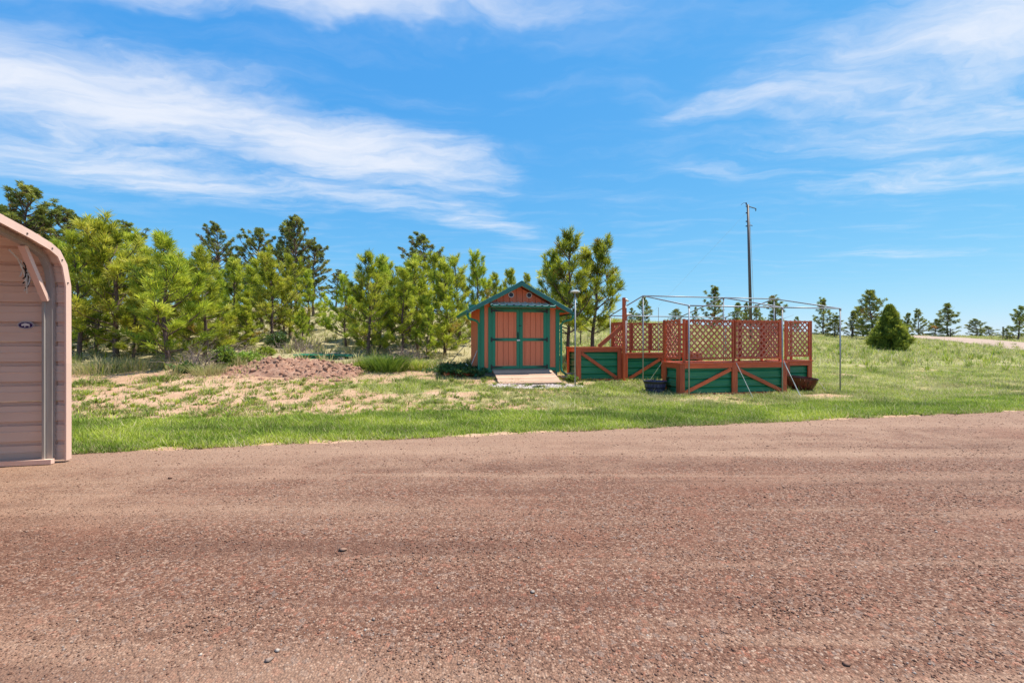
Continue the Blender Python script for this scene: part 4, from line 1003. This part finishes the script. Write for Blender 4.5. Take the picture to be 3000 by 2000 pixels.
def pine(kind, var, px, y, ytop, wide, rot, label, group):
    tr, cr, H, _ = PROTO[kind][var % len(PROTO[kind])]
    b = at(px, y); h = (1000-ytop)*y/FPX + CAM_H - b.z; sc = h/H
    root = empty('pine_tree', (b.x, b.y, b.z-.03), rot); root.scale = (sc*wide, sc*wide, sc); tag(root, label, 'tree', group)
    link(bpy.data.objects.new('trunk', tr), root); link(bpy.data.objects.new('crown', cr), root)
    return root
YG, OG, FG = 'young pines in the grove behind the yard', 'older dark pines behind the grove', 'pines on the skyline'
Y_ = [ # px, depth, top row, width factor, label
 (487, 14.0, 706, 1.10, 'young bright green pine with forked trunk foot, foremost left of the dirt pile'),
 (345, 15.2, 664, 1.15, 'bushy young pine, second one right of the carport'),
 (236, 14.9, 690, .95, 'young pine growing right beside the carport edge'),
 (602, 15.6, 742, 1.0, 'young pale green pine at the left end of the dirt pile'),
 (415, 18.0, 690, 1.1, 'young pine standing behind the foremost left pine'),
 (285, 18.5, 655, 1.2, 'young pine with yellowish crown behind the carport roof bend'),
 (548, 19.0, 765, 1.1, 'small yellow-green young pine behind the left end of the dirt pile'),
 (690, 19.0, 775, 1.0, 'slim young pine left behind the dirt pile crest'),
 (735, 21.0, 790, 1.1, 'young pine second behind the dirt pile crest'),
 (800, 19.5, 748, .95, 'tallest young pine behind the dirt pile'),
 (852, 20.5, 752, .95, 'young pine with a slender trunk above the left end of the green sheets'),
 (905, 23.0, 800, 1.1, 'short young pine on the slope above the green sheets'),
 (955, 24.0, 858, 1.0, 'small round young pine alone on the sandy slope'),
 (1012, 19.0, 815, .9, 'small leaning young pine at the right end of the green sheets'),
 (1081, 17.2, 748, .92, 'young pine with bare lower trunk, left edge of the grove near the shed'),
 (1113, 18.6, 768, .85, 'young pine just behind the one at the grove edge near the shed'),
 (1178, 17.6, 800, 1.0, 'low bushy young pine above the tall dark grass clump'),
 (1222, 19.2, 770, 1.0, 'young pine in the middle of the grove left of the shed'),
 (1266, 20.5, 748, 1.0, 'upright young pine below the rounded dark crown left of the shed'),
 (1306, 18.2, 778, 1.05, 'thick-trunked young pine with forked limbs left of the shed'),
 (1345, 21.5, 758, 1.0, 'young pine whose crown touches the left shed eave'),
 (1402, 22.5, 748, .85, 'slender pine rising behind the left shed roof slope'),
 (1448, 25.0, 806, .9, 'small pine top showing above the left shed roof'),
 (1486, 26.0, 800, .8, 'small pine top left of the shed ridge'),
 (1540, 27.0, 812, .8, 'smallest pine top just right of the shed ridge'),
 (450, 16.4, 760, 1.0, 'shorter young pine crowding the foremost left pine from behind'),
 (185, 17.0, 720, 1.1, 'young pine mostly hidden behind the carport trim'),
 (640, 17.6, 800, .95, 'thin young pine between the pale one and the dirt pile'),
 (765, 23.5, 765, 1.1, 'young pine deep behind the dirt pile crest'),
 (1148, 20.5, 780, 1.0, 'young pine filling the gap above the dark grass clumps'),
 (885, 18.4, 905, .9, 'knee-high yellow pine sapling behind the dirt pile'),
 (1250, 17.0, 905, .9, 'low pine sapling between the grass clump and the thick trunk'),
 (390, 14.9, 860, 1.2, 'waist-high pine sapling left of the foremost pine trunk'),
 (555, 16.6, 850, 1.2, 'bushy pine sapling right of the foremost pine trunk'),
 (285, 16.2, 820, 1.2, 'bushy low pine between the first two trunks by the carport'),
 (720, 17.8, 880, 1.2, 'low bright pine sapling behind the left half of the dirt pile'),
 (830, 22.5, 830, 1.3, 'bushy low pine filling the gap below the tall middle pair'),
 (1045, 20.5, 850, 1.2, 'low pine at the left rim of the grove near the shed'),
 (1200, 22.5, 800, 1.2, 'pine filling the back of the grove left of the shed')]
for i, (px, y, yt, wd, lab) in enumerate(Y_): pine('young', i*5+1, px, y, yt, wd*1.14, i*2.399, lab, YG)
for i, (px, y, yt, wd, lab) in enumerate([(1666, 17.4, 697, 1.05, 'open-branched pine with bare trunk just right of the shed'), (1738, 18.4, 712, 1.15, 'open-branched pine rising behind the tallest planter'), (1612, 20.5, 748, 1.2, 'pine half hidden behind the right shed roof slope'), (1702, 23.5, 862, .9, 'small pine far between the two open-branched pines')]):
    pine('open', i, px, y, yt, wd, 1.0+i*2.1, lab, YG)
O_ = [(72, 26, 540, .95, 'tallest dark old pine above the carport roof'), (8, 27, 610, 1.0, 'dark old pine at the left picture edge above the carport'), (200, 28, 612, .95, 'dark old pine right of the tallest one above the carport'), (352, 29, 648, .9, 'old pine with open top behind the bushy young pines'),
 (130, 31, 640, 1.0, 'old pine behind and between the two tallest above the carport'), (640, 31, 657, .78, 'old pine with lone narrow top, left in the middle group'), (752, 32, 668, .8, 'old pine second from left in the middle group'), (838, 33, 650, .7, 'old pine left twin of the tallest middle pair'),
 (868, 31, 638, .72, 'old pine right twin of the tallest middle pair'), (918, 32, 706, .85, 'dark old pine with rounded crown right of the middle pair'), (985, 38, 790, 1.0, 'low old pine on the slope right of the middle group'), (690, 35, 745, 1.1, 'old pine behind with rusty brown needles in the middle group'),
 (1240, 27, 686, .92, 'old pine with broad rounded crown left of the shed'), (560, 35, 760, 1.0, 'old pine far behind the pale green young ones'), (1055, 38, 812, 1.0, 'old pine far back between middle group and shed grove')]
for i, (px, y, yt, wd, lab) in enumerate(O_): pine('old', i*3+1, px, y, yt, wd*1.5, i*1.7, lab, OG)
F_ = [(1850, 40, 902, 1.3, 'low pine behind the middle planter lattice, left of a pair'), (1882, 41, 872, 1.0, 'taller pine of the pair behind the middle planter lattice'), (1978, 47, 905, 1.5, 'round low pine behind the left lattice of the widest planter'), (2038, 50, 900, .8, 'thin pine just left of the biggest one behind the canopy frame'), (2092, 46, 842, .95, 'biggest skyline pine seen through the canopy frame'), (2160, 52, 888, .8, 'thin pine left of the utility pole'), (2186, 55, 888, .8, 'thin pine directly behind the utility pole'),
 (2216, 54, 894, .8, 'thin pine right of the utility pole'), (2272, 44, 868, .95, 'pine right of the utility pole above the lattice end'), (2332, 58, 928, 1.0, 'tiny pine top behind the narrow right planter'), (2412, 50, 876, .9, 'pine standing just left of the right end pipe of the canopy frame'), (2444, 48, 925, 1.1, 'short yellowish pine touching the right end pipe'), (2500, 49, 912, 1.2, 'bushy pine left of the tall one by the juniper'), (2554, 45, 852, .95, 'tall dark pine right behind the conical juniper'), (2528, 52, 900, 1.0, 'pine between the bushy one and the tall one by the juniper'),
 (2656, 62, 918, 1.0, 'thin pine just right of the juniper'), (2692, 60, 908, .95, 'second thin pine right of the juniper'), (2738, 57, 938, 1.4, 'low brownish pine left of the broad one by the driveway'), (2776, 54, 890, 1.25, 'broad spreading pine above the far driveway'), (2862, 55, 934, 1.5, 'low wide pine right of the broad spreading one'), (2900, 57, 955, 1.8, 'lowest bushy pine near the lone fence post'), (2984, 50, 898, 1.1, 'pine at the right picture edge'), (2950, 49, 962, 1.6, 'rusty low pine shrub right of the lone fence post')]
for i, (px, y, yt, wd, lab) in enumerate(F_): pine('mid', i*5+1, px, y, yt, wd*(1.15+.25*(i % 3)), i*2.2+.5, lab, FG)

# conical juniper on the lawn
def juniper():
    g = ground_hit(2606, 1027); H = (1027-888)*g.y/FPX*.93; jy = g.y+.8; jx = g.x/g.y*jy; root = empty('juniper_bush', (jx, jy, TZ(jx, jy)-.05)); tag(root, 'dense conical dark green juniper alone on the lawn', 'bush')
    rg = np.random.default_rng(9); k = 4200; f = rg.uniform(0, 1, k)**1.25; Rm = np.interp(f, [0, .12, .3, .5, .75, 1], [.84, 1.02, .98, .74, .42, .06])*H/3.0
    th = rg.uniform(0, 6.283, k); lump = 1+.60*(fbm(th*2.2+7, f*6+3, 61, 3)-.5)*2; rr_ = Rm*lump*np.sqrt(rg.uniform(.35, 1.0, k))*np.where(rg.uniform(0, 1, k) < .07, 1.16, 1)
    P = np.stack([rr_*np.cos(th), rr_*np.sin(th), f*H+.08], -1); A = unit(np.stack([np.cos(th)*.55, np.sin(th)*.55, np.full(k, .85)], -1)+rg.normal(0, .2, (k, 3)))
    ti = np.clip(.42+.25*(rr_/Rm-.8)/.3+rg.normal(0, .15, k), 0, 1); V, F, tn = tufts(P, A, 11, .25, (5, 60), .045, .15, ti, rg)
    mesh_np('foliage', V, F, NEEDLE_J, root, {'tint': tn})
    w = MB(); w.tube([(0, 0, -.1), (0, 0, H*.5), (0, 0, H*.9)], [.09, .05, .01], 7)
    for q in range(26):
        a = random.random()*6.28; z = random.uniform(.1, H*.6); L = np.interp(z/H, [0, 1], [1.0, .1])*H/3; w.tube([(0, 0, z), (L*math.cos(a), L*math.sin(a), z+.35)], [.03, .008], 4, cap=False)
    w.build('stem', BARK, root, smooth=True)
juniper()

# shrubs, bunch grass and dry thickets as individual plants
def bladeset(k, rad, h, wd, lean, rg, tint, dryp=0.0, curl=.35):
    """k arching blades from a clump foot: two quads each"""
    a = rg.uniform(0, 6.283, k); r = rad*np.sqrt(rg.uniform(0, 1, k)); base = np.stack([r*np.cos(a), r*np.sin(a), np.zeros(k)], -1)
    d = np.stack([np.cos(a+rg.normal(0, .9, k)), np.sin(a+rg.normal(0, .9, k))], -1)*(lean*rg.uniform(.2, 1.2, k))[:, None]; hh = h*rg.uniform(.55, 1.1, k)
    up = np.stack([d[:, 0]*hh, d[:, 1]*hh, hh], -1); sd = unit(np.stack([-np.sin(a+rg.normal(0, .8, k)), np.cos(a), np.zeros(k)], -1))*wd*.5
    m = base+up*.55; tip = base+up*1.0+np.stack([d[:, 0]*hh*curl, d[:, 1]*hh*curl, -hh*curl*.3], -1)
    V = np.stack([base-sd, base+sd, m+sd*.8, m-sd*.8, tip], 1)
    i = (np.arange(k)*5)[:, None]; F = np.concatenate([i+np.array([[0, 1, 2]]), i+np.array([[0, 2, 3]]), i+np.array([[3, 2, 4]])])
    t = np.repeat(np.clip(rg.normal(tint, .18, k), 0, 1), 5); dr = np.repeat((rg.uniform(0, 1, k) < dryp)*rg.uniform(.6, 1, k), 5)
    return V.reshape(-1, 3), F, t, dr
def clump(name, label, px, py, h, rad, k, wd, lean, tint, dryp, cat, mt=None, seed=0, group=None):
    rg = np.random.default_rng(1000+seed); g = ground_hit(px, py); root = empty(name, (g.x, g.y, g.z-.02)); tag(root, label, cat, group)
    V, F, t, dr = bladeset(k, rad, h, wd, lean, rg, tint, dryp); mesh_np('blades', V, F, mt or GRASS, root, {'tint': t, 'dry': dr}); return root
def shrub(label, px, py, h, rad, k, mt, tint, seed, leaf=.07, cat='shrub'):
    rg = np.random.default_rng(2000+seed); g = ground_hit(px, py); root = empty('shrub', (g.x, g.y, g.z-.02)); tag(root, label, cat)
    v = unit(rg.normal(size=(k, 3))); r = rg.uniform(.15, 1, k)**.6*(1+.8*(fbm(np.arctan2(v[:, 1], v[:, 0])*2+9, v[:, 2]*2+4, 77+seed, 2)-.5)*2)
    P = np.stack([v[:, 0]*r*rad, v[:, 1]*r*rad, h*.52+v[:, 2]*r*h*.5], -1); A = unit(v+np.array([0, 0, .5]))
    V, F, tn = tufts(P, A, 6, leaf*1.4, (15, 90), leaf*.55, .05, np.clip(rg.normal(tint, .2, k), 0, 1), rg); mesh_np('foliage', V, F, mt, root, {'tint': tn})
    w = MB()
    for q in range(14):
        a = rg.uniform(0, 6.28); w.tube([(0, 0, 0), (rad*.4*math.cos(a), rad*.4*math.sin(a), h*.45), (rad*.85*math.cos(a), rad*.85*math.sin(a), h*rg.uniform(.6, .95))], [.012, .008, .004], 4, cap=False)
    w.build('stems', TWIG, root); return root
def thicket(label, px, py, h, rad, n, seed):
    rd = random.Random(seed); g = ground_hit(px, py); root = empty('dry_thicket', (g.x, g.y, g.z-.03)); tag(root, label, 'dead brush', 'dead brush under the pines'); w = MB()
    for q in range(n):
        a = rd.random()*6.28; r = rad*rd.random(); o = Vector((r*math.cos(a), r*.6*math.sin(a), 0)); cur = o; dv = Vector((rd.uniform(-.6, .6), rd.uniform(-.4, .4), rd.uniform(.5, 1))).normalized(); pts = [o]; L = h*rd.uniform(.5, 1.1)
        for k in range(4): dv = (dv+Vector((rd.uniform(-.3, .3), rd.uniform(-.3, .3), rd.uniform(-.35, .1)))).normalized(); cur = cur+dv*L/4; pts.append(cur.copy())
        w.tube(pts, [.011, .009, .007, .005, .003], 4, cap=False)
        for j in (2, 3):
            e = pts[j]+Vector((rd.uniform(-.25, .25), rd.uniform(-.2, .2), rd.uniform(-.05, .25))); w.tube([pts[j], e], [.005, .002], 3, cap=False)
    w.build('twigs', TWIG, root)
shrub('round bright green shrub beside the pale young pine at the dirt pile', 655, 1074, .62, .36, 520, LEAF, .5, 1)
shrub('dark leafy shrub at the foot of the slim pines behind the dirt pile', 818, 1016, .55, .42, 480, LEAFD, .5, 2)
shrub('low yellow-green shrub on top of the dirt pile back edge', 780, 1040, .30, .30, 260, LEAF, .9, 3)
shrub('low bright yellow-green cushion plant right of the dirt pile', 1063, 1083, .26, .36, 700, LEAF, .98, 4, leaf=.05)
shrub('leafy pale shrub at the left rear of the dirt pile', 715, 1060, .34, .5, 300, LEAF, .75, 5)
shrub('grey-green weed shrub by the trunk of the foremost pine', 545, 1090, .28, .35, 260, LEAFD, .8, 6)
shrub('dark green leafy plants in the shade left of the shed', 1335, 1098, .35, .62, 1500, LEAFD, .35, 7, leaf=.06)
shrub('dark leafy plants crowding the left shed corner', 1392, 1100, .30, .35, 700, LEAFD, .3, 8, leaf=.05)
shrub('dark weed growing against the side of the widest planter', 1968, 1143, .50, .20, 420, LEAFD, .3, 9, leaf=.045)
shrub('small green weed at the left foot of the tallest planter', 1676, 1118, .22, .18, 260, LEAF, .5, 10, leaf=.05)
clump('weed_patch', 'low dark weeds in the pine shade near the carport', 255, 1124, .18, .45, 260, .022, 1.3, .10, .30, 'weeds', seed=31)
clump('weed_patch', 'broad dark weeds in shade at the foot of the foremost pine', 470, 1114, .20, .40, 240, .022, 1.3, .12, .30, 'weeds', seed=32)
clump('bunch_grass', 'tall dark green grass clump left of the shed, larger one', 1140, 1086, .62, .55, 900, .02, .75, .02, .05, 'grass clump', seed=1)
clump('bunch_grass', 'dark grass clump between the cushion plant and the larger clump', 1098, 1078, .45, .30, 420, .02, .8, .05, .08, 'grass clump', seed=2)
clump('bunch_grass', 'bright green grass clump right of the tall dark one', 1235, 1082, .42, .42, 700, .016, .8, .7, .2, 'grass clump', seed=3)
clump('bunch_grass', 'pale dry bunch grass between carport and foremost pine', 300, 1090, .48, .80, 700, .011, .8, .5, .85, 'grass clump', seed=4)
clump('bunch_grass', 'pale dry bunch grass left of the foremost pine trunk', 405, 1082, .45, .75, 600, .011, .8, .5, .85, 'grass clump', seed=5)
clump('bunch_grass', 'grey-tan dry grass tuft left of the dirt pile', 612, 1098, .42, .42, 500, .010, .9, .4, .9, 'grass clump', seed=6)
thicket('tangle of dead grey twigs under the pale young pine', 575, 1085, .9, .5, 60, 21); thicket('dead brush heap behind the dirt pile under the slim pines', 880, 1030, .8, .9, 70, 22)
thicket('dead twigs under the low bushy pine near the grass clumps', 1190, 1062, .8, .6, 55, 23); thicket('dead branches lying below the trees close to the left shed wall', 1345, 1000, .7, 1.0, 60, 24); thicket('dead twigs under the small pines behind the left pile end', 655, 1040, .9, .8, 60, 25)

# ------------------------------------------------------------------ grass, weeds, gravel (uncountable)
def blades(N, tr, hrange, wd, dens_pow, name, label, seed, ylim=(0, 99), force_dry=None, minc=.0):
    rg = np.random.default_rng(seed)
    u = rg.uniform(-1.22, 1.22, N); t = tr[0]+(tr[1]-tr[0])*rg.uniform(0, 1, N)**dens_pow
    y = t/(CT-u*ST); x = u*y
    cv, st = cover_at(x, y); s_, _ = to_site(x, y)
    # clumpy weeds where cover is low
    cl = vnoise(x*3.1, y*3.1, 91)*.6+vnoise(x*9, y*9, 92)*.4
    keep = rg.uniform(0, 1, N) < np.where(cv > .55, np.clip(cv, 0, 1), np.clip(sstep(.60, .80, cl)*(.25+cv)+.12*cv+.025, 0, 1))
    hide = np.zeros(N, bool)                                   # not inside the shed, beds, ramp, pile
    for a, b, c, d in ((2.0, 4.55, 13.55, 16.0), (4.95, 7.95, 13.2, 14.1), (6.9, 10.3, 10.75, 11.65), (10.95, 11.95, 11.55, 12.4), (2.3, 4.3, 12.45, 13.6), (-12, -4.25, 1, 6.8)): hide |= (s_ > a) & (s_ < b) & (t > c) & (t < d)
    gp = ((s_-3.45)/1.45)**2+((t-12.30)/.42)**2; hide |= gp < 1
    dpx = x/y*FPX+1500; hide |= (x > 30) & (np.hypot(x-np.interp(y, [16, 27, 36, 44, 52, 60], [31, 37.5, 43, 46, 46.5, 45]), 0) < 3.6) & (y > 14)
    keep &= ~hide & (y > ylim[0]) & (y < ylim[1])
    x, y, t, u, cv, st = x[keep], y[keep], t[keep], u[keep], cv[keep], st[keep]; k = len(x)
    z = terrain(x, y); h = rg.uniform(hrange[0], hrange[1], k)*(.55+.9*fbm(x*1.7, y*1.7, 93, 3))*np.where(rg.uniform(0, 1, k) < .03, 2.1, 1); a = rg.uniform(0, 6.283, k); ln = rg.uniform(.1, 1.5, k)*h
    sd = np.stack([np.cos(a+1.57+rg.normal(0, .5, k)), np.sin(a+1.57), np.zeros(k)], -1)*(wd*rg.uniform(.6, 1.3, k)*.5)[:, None]
    B = np.stack([x, y, z-.01], -1); T = B+np.stack([np.cos(a)*ln, np.sin(a)*ln, h], -1)
    V = np.stack([B-sd, B+sd, T], 1).reshape(-1, 3)
    yel = np.interp(u, PX([0, 1000, 1700, 1900, 3000]), [.36, .42, .55, .58, .50])
    ti = np.clip(np.where(st > .5, .40, yel) + (fbm(x*1.1, y*1.6, 94, 4)-.5)*1.3 + rg.normal(0, .13, k), 0, 1)
    dp = np.where(st > .5, .20, np.interp(cv, [0, .5, .75, 1], [.70, .62, .46, .30])) + sstep(14, 18, t)*np.interp(u, PX([0, 1500, 1800, 3000]), [.55, .4, .16, .16]) + .08*(u > .3)*(st < .5)
    edge = 1-sstep(ROAD_T+.05, ROAD_T+.5, t); dp = dp+.5*edge*vnoise(x*1.1, y*1.1, 95)
    dp = dp + .45*sstep(.55, .8, fbm(x*.45, y*.9, 96, 3))*(st < .5)
    dr = (rg.uniform(0, 1, k) < dp)*rg.uniform(.55, 1, k)
    o = mesh_np(name, V, np.arange(k*3).reshape(-1, 3), GRASS, attrs={'tint': np.repeat(ti, 3), 'dry': np.repeat(dr, 3)})
    tag(o, label, 'grass', kind='stuff'); return k
blades(400000, (7.15, 10.6), (.03, .085), .017, 1.0, 'roadside_grass', 'short green grass and clover along the gravel edge', 1)
blades(300000, (10.4, 16.5), (.04, .12), .018, 1.0, 'yard_grass', 'patchy yard grass round the shed and planters', 2)
blades(260000, (16.3, 46), (.08, .24), .045, .8, 'slope_grass', 'longer yellow-green grass on the rising slope', 3)

def weeds():
    """small leafy weeds dotted over the bare ground at left"""
    rg = np.random.default_rng(77); n = 760; u = rg.uniform(-1.1, .3, n); t = rg.uniform(9.3, 13.4, n); y = t/(CT-u*ST); x = u*y
    Vs, Fs, Ts, Ds, o = [], [], [], [], 0
    for i in range(n):
        V, F, tt, dd = bladeset(int(rg.integers(14, 46)), rg.uniform(.03, .15), rg.uniform(.04, .14), rg.uniform(.012, .022), 1.0, rg, rg.uniform(.05, .7), .30)
        V = V+np.array([x[i], y[i], TZ(x[i], y[i])-.005]); Vs.append(V); Fs.append(F+o); Ts.append(tt); Ds.append(dd); o += len(V)
    ob = mesh_np('ground_weeds', np.concatenate(Vs), np.concatenate(Fs), GRASS, attrs={'tint': np.concatenate(Ts), 'dry': np.concatenate(Ds)}); tag(ob, 'small leafy weeds dotted over the bare sandy ground', 'weeds', kind='stuff')
    n = 900; u = rg.uniform(-1.1, 1.15, n); t = rg.uniform(14.5, 30, n); y = t/(CT-u*ST); x = u*y; Vs, Fs, Ts, Ds, o = [], [], [], [], 0
    for i in range(n):
        dry = .85 if u[i] < .2 else .35
        V, F, tt, dd = bladeset(int(rg.integers(16, 40)), rg.uniform(.08, .25), rg.uniform(.18, .5), rg.uniform(.016, .03), .5, rg, rg.uniform(.3, .8), dry)
        V = V+np.array([x[i], y[i], TZ(x[i], y[i])-.02]); Vs.append(V); Fs.append(F+o); Ts.append(tt); Ds.append(dd); o += len(V)
    ob = mesh_np('dry_slope_grass', np.concatenate(Vs), np.concatenate(Fs), GRASS, attrs={'tint': np.concatenate(Ts), 'dry': np.concatenate(Ds)}); tag(ob, 'dry straw-coloured grass tufts under the pines', 'dry grass', kind='stuff')
weeds()

OCT_V = np.array([[1, 0, 0], [-1, 0, 0], [0, 1, 0], [0, -1, 0], [0, 0, .7], [0, 0, -.7]], float); OCT_F = np.array([[0, 2, 4], [2, 1, 4], [1, 3, 4], [3, 0, 4], [2, 0, 5], [1, 2, 5], [3, 1, 5], [0, 3, 5]])
def pebbles(x, y, z, sz, name, label, mt, seed, cat='gravel', tint=None):
    rg = np.random.default_rng(seed); k = len(x); rot = rg.uniform(0, 6.283, k); c, s = np.cos(rot), np.sin(rot)
    v = OCT_V[None]*rg.uniform(.55, 1.3, (k, 6, 3)); v = np.stack([v[..., 0]*c[:, None]-v[..., 1]*s[:, None], v[..., 0]*s[:, None]+v[..., 1]*c[:, None], v[..., 2]], -1)
    V = v*sz[:, None, None]+np.stack([x, y, z], -1)[:, None]; F = (OCT_F[None]+np.arange(k)[:, None, None]*6).reshape(-1, 3)
    o = mesh_np(name, V.reshape(-1, 3), F, mt, attrs={'tint': np.repeat(rg.uniform(0, 1, k) if tint is None else tint, 6)}); tag(o, label, cat, kind='stuff'); return o
def road_z(x, y):
    s_, t = to_site(x, y); return .004 + (fbm(s_*.5, t*.9, 71, 3)-.5)*.03*sstep(-2, 1, t)*(1-sstep(6.4, 7.2, t))
def gravel():
    rg = np.random.default_rng(5); n = 90000; y = 1.5*np.exp(rg.uniform(0, 1, n)*math.log(10.5/1.5)); u = rg.uniform(-1.35, 1.35, n); x = u*y; s_, t = to_site(x, y); k = (t < ROAD_T+.15) & ~((s_ < -4.2) & (t > 6.5)); x, y = x[k], y[k]
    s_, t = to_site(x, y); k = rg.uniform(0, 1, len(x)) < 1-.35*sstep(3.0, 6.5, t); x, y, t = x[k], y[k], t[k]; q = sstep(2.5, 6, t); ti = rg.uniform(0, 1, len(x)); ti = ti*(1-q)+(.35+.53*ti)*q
    sz = np.clip(rg.gamma(3.2, .0012, len(x)), .0018, .011)*(.75+.11*y)
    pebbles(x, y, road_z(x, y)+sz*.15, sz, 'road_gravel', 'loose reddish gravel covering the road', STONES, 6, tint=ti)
    n = 3800; a = rg.uniform(0, 6.283, n); r = np.sqrt(rg.uniform(0, 1, n)); s_ = 3.45+1.4*r*np.cos(a); t = 12.30+.42*r*np.sin(a); x = s_*CT-t*ST; y = s_*ST+t*CT; sz = rg.uniform(.012, .034, n)
    pebbles(x, y, terrain(x, y)+.003, sz, 'ramp_gravel', 'patch of pale pinkish gravel at the foot of the ramp', PALESTONE, 8)
    # single larger stones lying on the road
    st = [(1005, 1614, .024, .8, 'pale flat stone on the gravel left of the middle'), (1560, 1735, .015, .97, 'white angular stone on the gravel near the middle'), (812, 1910, .015, .99, 'pale cube-shaped stone in the near left gravel, right of a pair'), (785, 1937, .019, .93, 'grey stone of the near left pair'), (1095, 1816, .013, .94, 'grey stone below the pale flat one'), (2480, 1945, .018, .45, 'reddish stone in the near right gravel'), (1285, 1720, .016, .88, 'pale tilted stone between the middle stones'), (500, 1402, .026, .55, 'brown stone on the road in front of the carport')]
    for i, (px, py, r, ti, lab) in enumerate(st):
        g = Vector((0, 0, 0)); y = CAM_H*FPX/(py-1000); x = float(PX(px))*y; rr = np.random.default_rng(50+i)
        V = OCT_V*rr.uniform(.7, 1.25, (6, 3))*np.array([1.25, .9, .8])*r; V = np.concatenate([V, (V[[0, 2, 1, 3]]+V[[2, 1, 3, 0]])*.5*1.25+np.array([0, 0, .15*r])])
        F = np.array([[0, 6, 4], [6, 2, 4], [2, 7, 4], [7, 1, 4], [1, 8, 4], [8, 3, 4], [3, 9, 4], [9, 0, 4], [6, 0, 5], [2, 6, 5], [7, 2, 5], [1, 7, 5], [8, 1, 5], [3, 8, 5], [9, 3, 5], [0, 9, 5]])
        o = mesh_np('stone', V, F, STONES, attrs={'tint': np.full(len(V), ti)}); o.location = (x, y, float(road_z(np.float64(x), np.float64(y)))+r*.35); o.rotation_euler = (0, 0, i*1.3); tag(o, lab, 'stone', 'larger stones on the road')
gravel()
